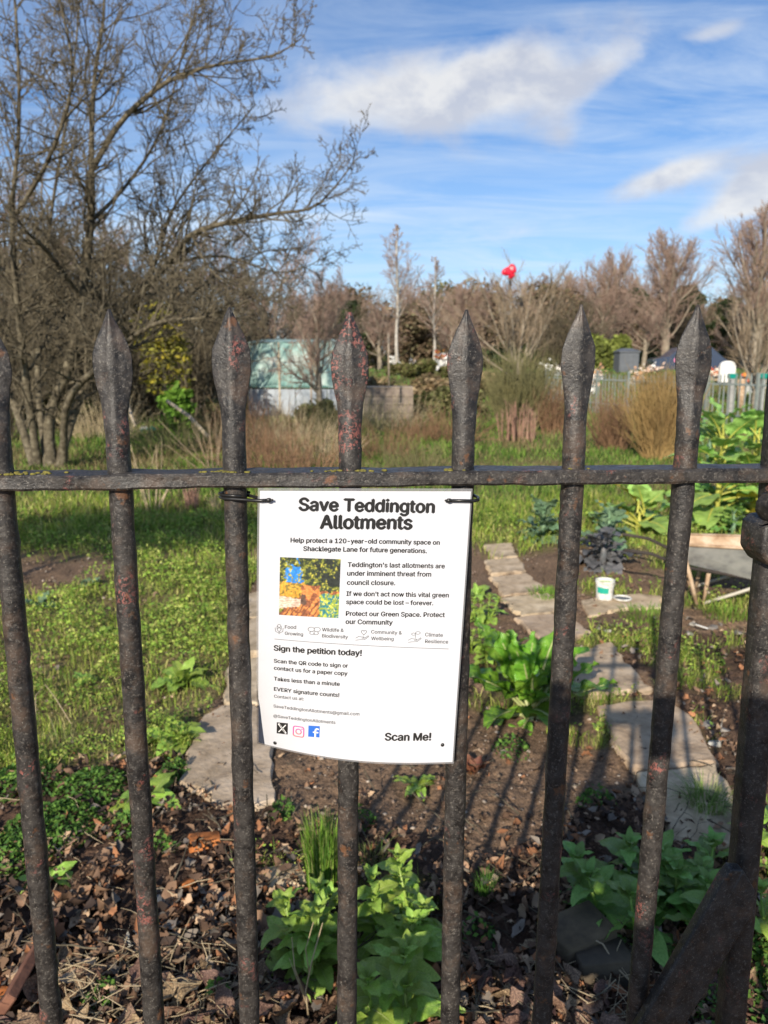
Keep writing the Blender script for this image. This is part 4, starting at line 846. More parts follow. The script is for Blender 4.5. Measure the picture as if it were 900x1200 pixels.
for i, (px, D, top, lab) in enumerate([(395, 62, 330, 'brown bare tree just right of the teal netting'), (430, 70, 335, 'brown bare tree left of the birch'), (545, 66, 330, 'russet bare tree left of the fan-shaped tree'), (577, 84, 325, 'far russet bare tree behind the fan-shaped tree'),
                                       (630, 92, 322, 'far brown bare tree right of the red scrap'), (690, 95, 318, 'far brown bare tree between the limes'), (745, 100, 322, 'far brown bare tree behind the tall limes'), (835, 74, 350, 'brown bare tree in the gap left of the tallest lime'),
                                       (350, 75, 338, 'far bare tree above the teal netting'), (300, 80, 345, 'far bare tree behind the leaning tree'), (485, 88, 335, 'far brown tree behind the birches'), (910, 80, 300, 'brown bare tree behind the tallest lime')]):
    bare('round' if i % 2 else 'lime', 1 + i % 2, px, D, top, lab, 'far bare trees', 1.25)
def evergreen(px, D, top, wpx, label, cols, group='evergreens among the bare trees', n=5200, name='evergreen_tree', cat='tree', conical=.5, size=.30, base=0.0):
    r = np.random.default_rng(abs(int(px + D))); p = atd(px, 427, D); z0 = float(gh(p[0], D)); H = atd(px, top, D)[2] - z0; W = wpx / FPX * D / 2
    m = 26; cz = base + (1 - base) * r.random(m) ** .8; ca = r.random(m) * 6.28; lim = (1 - conical * cz) * np.sqrt(np.clip(1 - (2 * cz - 1).clip(0) ** 3, 0, 1)); q = np.sqrt(r.random(m)) * .75
    C = np.stack([W * lim * q * np.cos(ca), W * lim * q * np.sin(ca), cz * H * .93], 1); cr = (.20 + .16 * r.random(m)) * min(W, H) * 1.1
    k = r.integers(0, m, n); v = norm(r.normal(0, 1, (n, 3))); P = C[k] + v * (cr[k] * (.55 + .5 * r.random(n)))[:, None]; P[:, 2] = np.maximum(P[:, 2] * .95, .05)
    c = pal(r, n, cols, .3) * (.8 + .4 * r.random(m))[k][:, None]
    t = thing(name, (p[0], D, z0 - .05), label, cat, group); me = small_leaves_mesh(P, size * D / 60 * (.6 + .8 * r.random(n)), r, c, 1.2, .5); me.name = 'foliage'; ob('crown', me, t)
    mb = MB(); mb.tube([(0, 0, 0), (.05, 0, H * .3), (0, .03, H * .7)], [W * .07, W * .05, W * .02], 7); mb.ob('trunk', BARK, t, smooth=True); return t
DG = 0
DG = [(.035, .055, .02), (.05, .07, .022), (.028, .042, .018)]; OG = [(.15, .15, .06), (.20, .18, .08), (.12, .12, .05)]; BR = [(.14, .10, .06), (.18, .13, .08), (.10, .08, .045)]
for i, (px, D, top, lab) in enumerate([(365, 48, 350, 'brown bare tree low behind the teal netting'), (445, 52, 345, 'brown bare tree at the foot of the tall birch'), (530, 50, 352, 'brown bare tree behind the fifth spearhead'), (655, 58, 340, 'brown bare tree between the willow bush and the sixth spearhead'),
                                       (705, 66, 330, 'brown bare tree behind the round yellow-green bush'), (755, 60, 345, 'brown bare tree behind the grey store'), (820, 68, 345, 'brown bare tree behind the seventh spearhead'), (870, 58, 330, 'brown bare tree at the foot of the tallest lime'), (600, 70, 318, 'brown bare tree right behind the fan-shaped tree'), (500, 74, 330, 'brown bare tree between the birch and the fan-shaped tree')]):
    bare('round' if i % 3 else 'scrub', 1 + i % 2, px, D, top, lab, 'middle row of brown bare trees', 1.35)
bare('scrub', 2, 140, 25, 270, 'dense thicket behind the second spearhead', G1, 1.1); bare('scrub', 1, 60, 27, 240, 'dense thicket between the leftmost two spearheads', G1, 1.1); bare('scrub', 2, 270, 27, 300, 'dense thicket behind the third spearhead', G1, 1.0); bare('scrub', 1, -60, 24, 230, 'dense thicket cut by the left edge', G1, 1.1)
evergreen(800, 78, 325, 70, 'dark evergreen clump between the two tallest limes', DG)
evergreen(735, 86, 345, 130, 'dark evergreen behind the rounded lime', DG)
evergreen(852, 64, 348, 60, 'dark evergreen below the tallest lime', DG)
evergreen(412, 58, 345, 60, 'dark green conifer right of the teal netting', DG, conical=.9)
evergreen(395, 80, 352, 110, 'olive evergreen left of the birch', OG)
evergreen(520, 95, 345, 150, 'olive brown evergreen mass behind the birches', OG)
evergreen(640, 100, 350, 180, 'olive evergreen mass behind the fan-shaped tree', OG)
for i, (px, D, top, wpx, lab) in enumerate([(405, 66, 338, 120, 'tan twiggy thicket left of the birch'), (480, 72, 342, 120, 'tan twiggy thicket behind the birch'), (560, 68, 334, 130, 'russet twiggy thicket left of the fan-shaped tree'), (640, 74, 334, 130, 'russet twiggy thicket right of the fan-shaped tree'), (710, 80, 338, 110, 'brown twiggy thicket between the limes'), (775, 74, 345, 90, 'brown twiggy thicket below the rounded lime'), (845, 78, 352, 90, 'brown twiggy thicket in the gap left of the tallest lime')]):
    evergreen(px, D, top, wpx, lab, [(.22, .155, .10), (.28, .20, .13), (.15, .12, .07), (.19, .17, .09)], 'twiggy thickets below the trees', 5200, 'twiggy_thicket', 'bush', .15, .17)
evergreen(905, 84, 345, 90, 'dark evergreen at the right edge', DG)
evergreen(695, 55, 392, 62, 'round yellow-green bush left of the grey bin', [(.16, .19, .04), (.20, .23, .05), (.12, .14, .035)], 'bushes by the cemetery', 3800, 'round_bush', 'bush', .2, .22)
evergreen(728, 55, 392, 40, 'second yellow-green bush just behind the grey bin', [(.16, .19, .04), (.20, .23, .05)], 'bushes by the cemetery', 2400, 'round_bush', 'bush', .2, .22)
evergreen(600, 60, 405, 120, 'dark laurel behind the willow bush', DG, 'bushes by the cemetery', 3000, 'round_bush', 'bush', .2, .25)
evergreen(190, 17.5, 340, 95, 'yellow-leaved bush glimpsed behind the big tree', [(.36, .30, .03), (.26, .25, .04), (.16, .15, .05)], None, 1500, 'yellow_bush', 'bush', .2, .22, .35)
for i, (px, D, top, wpx, lab, cc) in enumerate([(540, 23, 452, 90, 'olive bramble mound between the fifth spearhead and the willow bush', 0), (440, 27, 445, 90, 'tan undergrowth mound behind the compost bay', 1), (560, 32, 438, 110, 'brown undergrowth left of the willow bush', 1), (660, 30, 446, 80, 'brown undergrowth at the left end of the palisade fence', 1), (495, 30, 440, 80, 'rusty undergrowth in front of the birches', 1), (375, 19, 470, 70, 'low olive bramble in front of the blue-grey sheeting', 0), (150, 22, 455, 100, 'brown undergrowth behind the second spearhead', 1), (250, 19, 468, 60, 'olive undergrowth left of the third spearhead', 0), (60, 18, 452, 130, 'dark undergrowth behind the trunks of the big tree', 0)]):
    evergreen(px, D, top, wpx, lab, [[(.13, .14, .05), (.19, .17, .08), (.10, .10, .04)], [(.26, .18, .10), (.32, .24, .14), (.16, .13, .06)]][cc], 'undergrowth mounds', 2600, 'undergrowth', 'bush', .1, .22)
evergreen(500, 40, 425, 130, 'bramble bank below the birches', [(.12, .13, .04), (.18, .15, .07), (.09, .10, .03)], 'bushes by the cemetery', 3600, 'bramble', 'bush', .1, .28)
evergreen(500, 24, 462, 95, 'bramble clump right of the beige compost bay', [(.09, .11, .03), (.15, .11, .05), (.07, .08, .02)], 'bushes by the cemetery', 3000, 'bramble', 'bush', .1, .30)
evergreen(205, 17, 440, 44, 'bright green leafy clump behind the timber edged bed', [(.14, .28, .03), (.20, .36, .05)], None, 1200, 'leafy_clump', 'plant', .2, .3)
# scrub bank along the left horizon
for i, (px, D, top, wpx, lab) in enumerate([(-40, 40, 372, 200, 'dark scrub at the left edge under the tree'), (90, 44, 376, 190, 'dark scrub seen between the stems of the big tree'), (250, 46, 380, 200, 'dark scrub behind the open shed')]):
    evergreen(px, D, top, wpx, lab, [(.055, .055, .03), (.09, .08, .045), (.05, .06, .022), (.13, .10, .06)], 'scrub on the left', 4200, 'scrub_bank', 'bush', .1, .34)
def hedge(px0, px1, D, top, label):
    a, b = atd(px0, 427, D), atd(px1, 427, D); z0 = float(gh((a[0] + b[0]) / 2, D)); H = atd(px0, top, D)[2] - z0; r = np.random.default_rng(abs(int(px0))); Wd = b[0] - a[0]
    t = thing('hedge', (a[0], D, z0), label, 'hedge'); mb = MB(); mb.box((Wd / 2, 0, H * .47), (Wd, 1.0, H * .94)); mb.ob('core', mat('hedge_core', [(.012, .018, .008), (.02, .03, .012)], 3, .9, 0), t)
    n = 7000; P = np.stack([r.random(n) * Wd, -.5 - .08 * r.random(n), r.random(n) * H], 1); k = r.random(n) < .3; P[k, 1] = -.5 + r.random(k.sum()); P[k, 2] = H * .94 + .06 * r.random(k.sum())
    ob('foliage', small_leaves_mesh(P, .09 + .07 * r.random(n), r, pal(r, n, [(.03, .05, .018), (.045, .07, .022), (.02, .03, .012)], .3), 1.5), t)
hedge(560, 1200, 66, 409, 'long dark clipped hedge behind the cemetery')

# ------------------------------------------------------------------ shrubs of thin stems
def stem_bush(px, py, wpx, top, n, m, label, name, cat, fan=22, twm=None, sub=5, rad=.006, group=None, up=.03, spread=.4):
    p = at(px, py); p[2] = float(gh(p[0], p[1])); D = p[1]; r = np.random.default_rng(abs(int(px * 3 + py))); H = atd(px, top, D)[2] - p[2]; W = wpx / FPX * D / 2
    a = r.random(n) * 6.28; q = np.sqrt(r.random(n)); t = np.radians(np.abs(r.normal(0, fan, n))) * q; d = np.stack([np.sin(t) * np.cos(a), np.sin(t) * np.sin(a), np.cos(t)], 1)
    b1 = grow(np.stack([q * W * spread * np.cos(a), q * W * spread * np.sin(a), np.full(n, -.02)], 1), d, H * r.uniform(.5, 1.08, n), np.full(n, rad) * r.uniform(.6, 1.3, n), 6, .06, np.array([0, 0, up]), r, .35)
    brs = [b1]; ks = [4]
    if sub: brs.append(grow(*spawn(b1, sub, .2, 1, 26, 9, .42, .6, r, rad * .35), 3, .08, np.array([0, 0, .08]), r, .5)); ks.append(3)
    V, F = tubes(brs, ks); t_ = thing(name, p, label, cat, group); tagm(ob('stems', mesh('stems', V, F, [m]), t_), kind='stuff'); return t_
WILLOW = mat('olive_stems', [(.12, .115, .05), (.22, .20, .085)], 2, .8, 0); DOG = mat('golden_brown_stems', [(.22, .14, .055), (.38, .26, .10)], 2, .8, 0); BRK = mat('rust_brown_stems', [(.16, .09, .05), (.30, .18, .10)], 2, .85, 0)
STRAW = mat('straw', [(.34, .26, .15), (.52, .42, .27)], 3, .8, 0, objvar=.2); PINKST = mat('dry_dock_stems', [(.24, .13, .09), (.40, .25, .18)], 2, .85, 0)
stem_bush(606, 503, 100, 414, 420, WILLOW, 'olive green upright willow bush in the middle distance', 'willow_bush', 'bush', 26, rad=.011)
stem_bush(770, 538, 76, 440, 560, DOG, 'golden brown stemmed shrub in front of the grey palisade fence', 'golden_stemmed_shrub', 'bush', 20, rad=.008)
for i, (px, py, wd, top, lab) in enumerate([(300, 505, 90, 455, 'brown bramble tangle at the left foot of the teal netting'), (400, 512, 90, 458, 'brown bramble tangle under the right end of the netting'), (455, 505, 90, 462, 'brown bramble tangle in front of the compost bay'), (525, 520, 70, 470, 'brown dead stems right of the fifth bar'), (215, 530, 110, 478, 'tangle of pale dead stems behind the raised beds'), (120, 515, 80, 460, 'tangle of dead stems right of the big tree\'s trunks'), (350, 560, 140, 505, 'low tangle of tan dead stems above the notice'), (485, 560, 80, 515, 'low tangle of tan dead stems left of the fifth bar')]):
    stem_bush(px, py, wd, top, 150, [BRK, WILLOW, STRAW][i % 3], lab, 'bramble_tangle', 'bush', 48, rad=.006, sub=5, group='bramble tangles', up=-.07, spread=.9)
stem_bush(718, 525, 75, 458, 260, BRK, 'low reddish brown shrub left of the golden stemmed shrub', 'brown_shrub', 'bush', 30, rad=.006)
stem_bush(606, 516, 46, 470, 60, PINKST, 'clump of dry reddish dock stalks below the willow bush', 'dry_dock', 'plant', 6, rad=.014, sub=2, spread=.9)
stem_bush(648, 505, 70, 452, 160, BRK, 'brown dead stems right of the willow bush', 'dead_stem_clump', 'plant', 18, rad=.008)
for i, (px, py, wd, top, lab) in enumerate([(320, 552, 95, 480, 'rust brown dead stem clump between the third and fourth bars'), (375, 545, 80, 488, 'rust brown dead stem clump just left of the red-flaked spearhead'), (450, 540, 70, 490, 'rust brown dead stem clump right of the red-flaked spearhead'), (290, 535, 70, 470, 'brown dead stem clump behind the third bar'),
                                            (345, 520, 120, 468, 'brown bramble stems under the teal netting'), (490, 520, 60, 482, 'brown stems left of the fifth bar')]):
    stem_bush(px, py, wd, top, 110, [BRK, STRAW, BRK][i % 3], lab, 'dead_stem_clump', 'plant', 42, rad=.0045, group='dead stem clumps', up=-.09, spread=.8)
stem_bush(226, 598, 14, 560, 40, PINKST, 'small sheaf of reddish dry stalks left of the third bar', 'dry_stalks', 'plant', 5, rad=.008, sub=0, spread=.9)
stem_bush(252, 598, 10, 572, 16, STRAW, 'short dry pale stalks beside the third bar', 'dry_stalks', 'plant', 12, rad=.005, sub=1, spread=.9)
stem_bush(178, 600, 50, 515, 9, STRAW, 'few tall dry twigs standing in the grass right of the second bar', 'dry_twigs', 'plant', 40, rad=.008, sub=3)
stem_bush(252, 550, 60, 470, 26, STRAW, 'thin pale dry twigs left of the third spearhead', 'dry_twigs', 'plant', 40, rad=.007, sub=3)
stem_bush(8, 520, 60, 430, 60, TWIG, 'grey saplings at the left edge beyond the rail', 'sapling', 'plant', 24, rad=.009, sub=5)

# ------------------------------------------------------------------ leafy plants with separate leaves
def leaf_mesh(L=1.0, W=.4, curl=.5, fold=.25, wave=.03, pet=.0, seed=0, m=LEAFG, ms=STALK, n=9, petw=.02, tipsharp=1.0, base=.85, cols=2, vein=0.0):
    r = np.random.default_rng(seed); V = []; F = []; M = []; nx = cols * 2 + 1; ph = r.random() * 6.28
    def cen(t): a = curl * t; return ((math.sin(a) / max(curl, 1e-3)) if abs(curl) > 1e-3 else t), (-(1 - math.cos(a)) / max(abs(curl), 1e-3) * (1 if curl > 0 else -1))
    def pos(s, dn=0.0):                           # s along whole leaf incl. petiole
        y, z = cen(s); return y * L, z * L
    p0 = pet
    for k in range(n):
        t = k / (n - 1); s = p0 + (1 - p0) * t; y, z = pos(s); hw = W / 2 * L * max(.02, math.sin(math.pi * t ** base) ** (.75 * tipsharp)) if 0 < t < 1 else W * L * .02
        for j in range(nx):
            e = (j / (nx - 1)) * 2 - 1; V.append((e * hw, y, z + fold * abs(e) * hw + wave * L * math.sin(t * 17 + ph + (2 if e > 0 else 0)) * abs(e) ** 2 + vein * L * math.sin(t * 40 - abs(e) * 7) * min(1, abs(e) * 3) + r.normal(0, .003) * L - .012 * L * (abs(e) < .01)))
    for k in range(n - 1):
        for j in range(nx - 1): a = k * nx + j; F.append((a, a + 1, a + nx + 1, a + nx)); M.append(0)
    if pet > 0 or petw:                           # midrib and stalk
        k2 = 7; o = len(V); top = .85
        for k in range(k2):
            s = top * k / (k2 - 1); y, z = pos(s); rr = petw * L * (1 - .8 * k / (k2 - 1)); 
            for j in range(4): a = math.pi / 2 * j + .78; V.append((rr * math.cos(a), y, z + rr * math.sin(a) * .7 - .008 * L))
        for k in range(k2 - 1):
            for j in range(4): F.append((o + k * 4 + j, o + k * 4 + (j + 1) % 4, o + (k + 1) * 4 + (j + 1) % 4, o + (k + 1) * 4 + j)); M.append(1)
    me = mesh('leaf', V, F, [m, ms], smooth=True); me.polygons.foreach_set('material_index', np.array(M, np.int32)); return me
LM = {}
def leaves_of(kind, k=5):
    if kind in LM: return LM[kind]
    spec = {'broad': dict(W=.46, curl=.9, fold=.26, wave=.03, pet=.12, m=LEAFB, ms=STALK, petw=.010, n=13, cols=3, vein=.008), 'alkanet': dict(W=.46, curl=1.0, fold=.24, wave=.035, pet=.08, m=LEAFG, ms=LEAFB, petw=.012, base=.72, n=16, cols=3, vein=.012), 'alkanetb': dict(W=.50, curl=.95, fold=.24, wave=.035, pet=.05, m=LEAFB, ms=STALK, petw=.010, base=.72, n=16, cols=3, vein=.012),
            'chard': dict(W=.36, curl=.55, fold=.12, wave=.055, pet=.35, m=LEAFCH, ms=STALK, petw=.035, n=14), 'kale': dict(W=.60, curl=.7, fold=.15, wave=.06, pet=.25, m=LEAFK, ms=LEAFK, petw=.03, n=12), 'purple': dict(W=.62, curl=.7, fold=.15, wave=.07, pet=.25, m=LEAFP, ms=LEAFP, petw=.03, n=12),
            'brassica': dict(W=.62, curl=.75, fold=.15, wave=.05, pet=.3, m=LEAFY, ms=STALKY, petw=.035, n=12), 'yellow': dict(W=.55, curl=.9, fold=.15, wave=.05, pet=.3, m=LEAFYE, ms=STALKY, petw=.035), 'lettuce': dict(W=.7, curl=.4, fold=.3, wave=.06, pet=.05, m=LEAFR, ms=LEAFR, petw=.02),
            'kaledark': dict(W=.5, curl=.8, fold=.15, wave=.07, pet=.25, m=LEAFG, ms=LEAFK, petw=.03, n=12)}[kind]
    LM[kind] = [leaf_mesh(seed=i, **{**spec, 'curl': spec['curl'] * (.6 + .25 * i), 'W': spec['W'] * (.85 + .08 * i)}) for i in range(k)]; return LM[kind]
def rosette(px, py, n, L, kind, label, name='leafy_plant', cat='plant', e0=15, e1=70, z=0.0, group=None, stems=False, hgt=0.0, seed=None, rad=.01, extra=None):
    p = at(px, py); p[2] = float(gh(p[0], p[1])) + z; r = np.random.default_rng(seed if seed is not None else abs(int(px * 7 + py))); t = thing(name, p, label, cat, group); ms = leaves_of(kind)
    for i in range(n):
        f = i / max(1, n - 1); yaw = i * 2.4 + r.normal(0, .25); el = R(e0 + (e1 - e0) * f + r.normal(0, 7)); l = L * (1.0 - .35 * f) * r.uniform(.8, 1.15)
        mm = ms[int(r.integers(len(ms)))]
        if extra and r.random() < extra[1]: mm = leaves_of(extra[0])[int(r.integers(5))]
        zz = hgt * (f ** 1.2) * r.uniform(.8, 1.0); o = ob('leaf', mm, t, (r.normal(0, rad), r.normal(0, rad), .008 + zz), None, l); o.rotation_euler = (el, r.normal(0, .15), yaw)
    if hgt: mb = MB(); mb.tube([(0, 0, -.02), (.004, 0, hgt * .5), (0, .004, hgt)], [rad * .9 + .003, rad * .7 + .003, .003], 7); mb.ob('stem', ms[0].materials[1], t, smooth=True)
    return t
rosette(215, 800, 14, .20, 'broad', 'green broad-leaved rosette at the edge of the left lawn, the further of two', 'broadleaf_rosette', seed=5)
rosette(206, 868, 15, .19, 'broad', 'bright broad-leaved rosette beside the left slab, the nearer of two', 'broadleaf_rosette', e0=10)
rosette(172, 938, 8, .19, 'broad', 'sparse broad-leaved rosette behind the second bar', 'broadleaf_rosette', e0=10, e1=60)
rosette(58, 1038, 7, .13, 'broad', 'low four-leaved seedling beside the first bar', 'broadleaf_rosette', e0=8, e1=40)
rosette(-8, 930, 6, .15, 'broad', 'broad leaf plant cut by the left edge', 'broadleaf_rosette', e0=15, e1=50)
rosette(120, 745, 9, .11, 'broad', 'small rosette in the left lawn behind the second bar', 'broadleaf_rosette', e0=15, e1=60)
rosette(45, 712, 10, .13, 'kale', 'blue-green rosette on the left lawn beside the first bar', 'bluegreen_rosette', e0=20, e1=60)
rosette(105, 690, 10, .10, 'kale', 'small blue-green rosette left of the second bar', 'bluegreen_rosette', e0=20, e1=60)
rosette(100, 800, 9, .09, 'alkanet', 'dark rosette in the grass between the first two bars', 'broadleaf_rosette', e0=20, e1=60)
rosette(492, 922, 9, .115, 'alkanetb', 'young leafy plant just under the notice', 'young_leafy_plant', e0=10, e1=50)
rosette(553, 908, 9, .085, 'lettuce', 'small reddish lettuce right of the notice', 'red_lettuce', 'lettuce', e0=35, e1=75)
rosette(700, 850, 6, .075, 'alkanetb', 'small seedling at the left of the slab path', 'young_leafy_plant', e0=15, e1=50)
rosette(635, 822, 6, .12, 'broad', 'low leaves at the foot of the chard', 'broadleaf_rosette', e0=5, e1=30)
# alkanet at the bottom, in front
def shoot(px, py, h, L, kind, label, seed, nn=5, name='alkanet_plant', stems=3, z=0.0, spread=.05, lean=.2):
    p = at(px, py, z); p[2] = float(gh(p[0], p[1])); r = np.random.default_rng(seed); t = thing(name, p, label, 'plant'); ms = leaves_of(kind)
    for s in range(stems):
        a = s * 2.2 + r.random(); b = np.array([math.cos(a), math.sin(a), 0]) * spread * (.2 + r.random()); hh = h * r.uniform(.65, 1.0); top = b * (1 + 1.5 * lean) + np.array([r.normal(0, .02), r.normal(0, .02), hh])
        mb = MB(); mb.tube([tuple(b), tuple((b + top) / 2 + r.normal(0, .004, 3)), tuple(top)], [.006, .0045, .002], 6); mb.ob('stem', LEAFB, t, smooth=True)
        for k in range(nn * 2):
            f = (k // 2 + .6) / nn; q = b + (top - b) * min(f, 1); yaw = (k // 2) * 1.45 + (k % 2) * math.pi + r.normal(0, .2) + s; el = R(5 + 50 * f + r.normal(0, 8)); l = L * (1.15 - .65 * f) * r.uniform(.85, 1.15)
            o = ob('leaf', ms[int(r.integers(len(ms)))], t, tuple(q), None, l); o.rotation_euler = (el, r.normal(0, .2), yaw)
        for k in range(4): o = ob('leaf', ms[k % 5], t, tuple(top), None, L * .35); o.rotation_euler = (R(62 + 6 * k), 0, k * 1.6 + s)
    return t
shoot(372, 1140, .20, .115, 'alkanetb', 'leafy alkanet plant between the third and fourth bars at the bottom', 1, 6, stems=7, spread=.07)
shoot(468, 1115, .25, .115, 'alkanetb', 'taller leafy alkanet between the fourth and fifth bars', 2, 7, stems=6, spread=.07)
shoot(455, 1215, .22, .135, 'alkanetb', 'alkanet clump at the very bottom below the taller one', 3, 5, stems=4, spread=.08)
shoot(735, 1085, .16, .17, 'alkanet', 'large leafy clump in shade between the sixth and seventh bars', 4, 5, stems=7, spread=.15)
shoot(806, 1075, .15, .155, 'alkanet', 'large leafy clump right of the seventh bar', 5, 5, stems=5, spread=.12)
shoot(560, 770, .12, .10, 'alkanetb', 'bright weeds at the left of the path behind the fifth bar', 6, 4, stems=6, spread=.10, name='weed_clump')
shoot(560, 730, .14, .10, 'alkanetb', 'bright weeds beside the notice\'s right edge', 7, 4, stems=5, spread=.08, name='weed_clump')
shoot(895, 1130, .2, .10, 'alkanetb', 'bright weeds at the lower right edge behind the post', 8, 5, stems=6, spread=.12, name='weed_clump')
shoot(896, 1010, .2, .12, 'broad', 'leafy weed right of the post', 9, 4, stems=3, spread=.06, name='weed_clump')
# chard
def chard():
    p = at(625, 838); p[2] = float(gh(p[0], p[1])); r = np.random.default_rng(4); t = thing('chard_plant', p, 'big glossy chard with pale stalks beside the path', 'chard'); ms = leaves_of('chard')
    for i in range(30):
        f = i / 29; yaw = i * 2.4 + r.normal(0, .2); el = R(46 + 36 * f + r.normal(0, 6)); o = ob('leaf', ms[int(r.integers(5))], t, (r.normal(0, .022), r.normal(0, .02), .01), (el, r.normal(0, .2), yaw), (.40 - .02 * f) * r.uniform(.75, 1.12))
    for yaw, l in ((1.75, .34), (1.4, .28), (2.6, .26)): ob('leaf', ms[4], t, (0, 0, .02), (R(8), 0, yaw), l)
chard()
rosette(590, 775, 12, .26, 'chard', 'smaller chard behind the big one', 'chard_plant', 'chard', 35, 80, rad=.02)
rosette(560, 700, 9, .16, 'broad', 'leafy weed just right of the notice', 'leafy_weed', e0=25, e1=75)
# kale and brassicas
rosette(636, 634, 30, .27, 'kale', 'pale blue-green kale left of the sixth bar', 'kale_plant', 'kale', 5, 70, hgt=.26, rad=.03)
rosette(706, 664, 28, .28, 'purple', 'purple-grey kale right of the sixth bar', 'kale_plant', 'kale', 0, 60, hgt=.20, rad=.03)
rosette(712, 645, 26, .27, 'kale', 'blue-green kale behind the purple-grey one', 'kale_plant', 'kale', 10, 70, hgt=.32, rad=.03)
rosette(748, 622, 15, .50, 'brassica', 'large cabbage plant with yellow-green stalks between the sixth and seventh bars', 'cabbage_plant', 'cabbage', 12, 70, hgt=.18, rad=.025, extra=('yellow', .12))
rosette(838, 618, 38, .56, 'brassica', 'tall pale brassica with yellow stem behind the wheelbarrow', 'brassica_plant', 'cabbage', 5, 72, hgt=1.0, rad=.03, extra=('yellow', .08))
rosette(880, 612, 36, .56, 'brassica', 'tall pale brassica beside the post', 'brassica_plant', 'cabbage', 5, 72, hgt=.95, rad=.03)
rosette(826, 590, 30, .34, 'kaledark', 'dark leafy brassica just right of the seventh bar', 'brassica_plant', 'cabbage', 0, 70, hgt=.95, rad=.03)
rosette(858, 632, 16, .26, 'kaledark', 'low dark kale behind the barrow tray', 'kale_plant', 'kale', 5, 60, hgt=.25, rad=.02)
# grass tufts
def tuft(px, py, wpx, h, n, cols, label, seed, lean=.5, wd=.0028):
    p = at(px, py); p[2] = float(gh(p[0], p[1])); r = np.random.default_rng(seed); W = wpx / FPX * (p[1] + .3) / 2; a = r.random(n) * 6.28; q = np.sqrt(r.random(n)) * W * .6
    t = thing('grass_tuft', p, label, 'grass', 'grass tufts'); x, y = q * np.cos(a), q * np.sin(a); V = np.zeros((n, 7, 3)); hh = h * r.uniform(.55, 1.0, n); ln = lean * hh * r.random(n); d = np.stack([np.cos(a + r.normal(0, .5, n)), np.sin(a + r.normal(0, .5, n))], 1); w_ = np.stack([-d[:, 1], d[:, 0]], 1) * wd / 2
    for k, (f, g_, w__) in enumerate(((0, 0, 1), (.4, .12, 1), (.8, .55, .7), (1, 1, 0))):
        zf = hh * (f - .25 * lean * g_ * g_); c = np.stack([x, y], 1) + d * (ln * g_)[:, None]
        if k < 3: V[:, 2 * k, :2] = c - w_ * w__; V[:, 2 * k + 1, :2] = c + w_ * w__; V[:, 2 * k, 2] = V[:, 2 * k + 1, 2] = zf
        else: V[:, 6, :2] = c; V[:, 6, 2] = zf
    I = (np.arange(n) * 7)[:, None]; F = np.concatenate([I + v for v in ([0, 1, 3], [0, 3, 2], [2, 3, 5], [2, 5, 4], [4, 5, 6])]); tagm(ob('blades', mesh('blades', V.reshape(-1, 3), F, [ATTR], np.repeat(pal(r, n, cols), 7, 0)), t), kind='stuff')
GB = [(.16, .32, .03), (.24, .40, .05), (.10, .22, .03), (.30, .34, .10)]
tuft(379, 1042, 62, .26, 420, GB, 'bright upright grass tuft left of the fourth bar under the notice', 1, .25)
tuft(432, 1015, 60, .11, 70, [(.10, .18, .03), (.26, .24, .10)], 'thin straggling grass right of the fourth bar', 2, 1.3, .002)
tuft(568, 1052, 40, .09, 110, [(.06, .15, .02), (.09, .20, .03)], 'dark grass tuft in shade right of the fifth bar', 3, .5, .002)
tuft(828, 948, 70, .11, 240, [(.16, .28, .05), (.24, .34, .08), (.30, .33, .13)], 'arching pale green grass tuft on the slab right of the seventh bar', 4, 1.4)
tuft(75, 878, 60, .13, 40, [(.20, .24, .07), (.34, .34, .16)], 'thin pale grass stalks between the first two bars', 5, 1.3, .002)
tuft(712, 815, 40, .05, 120, GB, 'short bright grass in the path joint', 6, .8, .002)
tuft(800, 800, 70, .08, 140, [(.18, .26, .05), (.24, .30, .07)], 'yellowish grass on the bed left of the post', 7, 1, .003)
tuft(640, 700, 70, .08, 180, [(.15, .28, .03), (.20, .34, .05)], 'bright grass at the right edge of the sandstone slabs', 8, 1, .004)
tuft(760, 724, 110, .09, 260, [(.14, .26, .03), (.20, .30, .05)], 'bright grass in front of the white tub', 9, 1, .004)
tuft(850, 722, 80, .10, 200, [(.14, .26, .03), (.24, .28, .06)], 'bright grass under the wheelbarrow', 10, 1, .004)
def straw_bits():
    r = np.random.default_rng(77); n = 420; P0 = []; 
    for i in range(n):
        c = at(*( [(r.uniform(60, 300), r.uniform(1130, 1230)), (r.uniform(560, 780), r.uniform(1130, 1220)), (r.uniform(-20, 420), r.uniform(930, 1150))][int(r.choice(3, p=[.6, .25, .15]))])); P0.append(c)
    P0 = np.array(P0); P0[:, 2] = gh(P0[:, 0], P0[:, 1]) + .02 + .03 * r.random(n); a = r.random(n) * 6.28; d = np.stack([np.cos(a), np.sin(a), r.normal(0, .25, n)], 1)
    b = grow(P0, d, r.uniform(.04, .14, n), r.uniform(.0008, .0018, n), 5, .12, np.array([0, 0, -.04]), r, .6); V, F = tubes([b], [4])
    tagm(ob('dry_straw', mesh('dry_straw', V, F, [STRAW])), 'dry straw and root bits strewn on the leaf litter', 'straw', kind='stuff')
straw_bits()
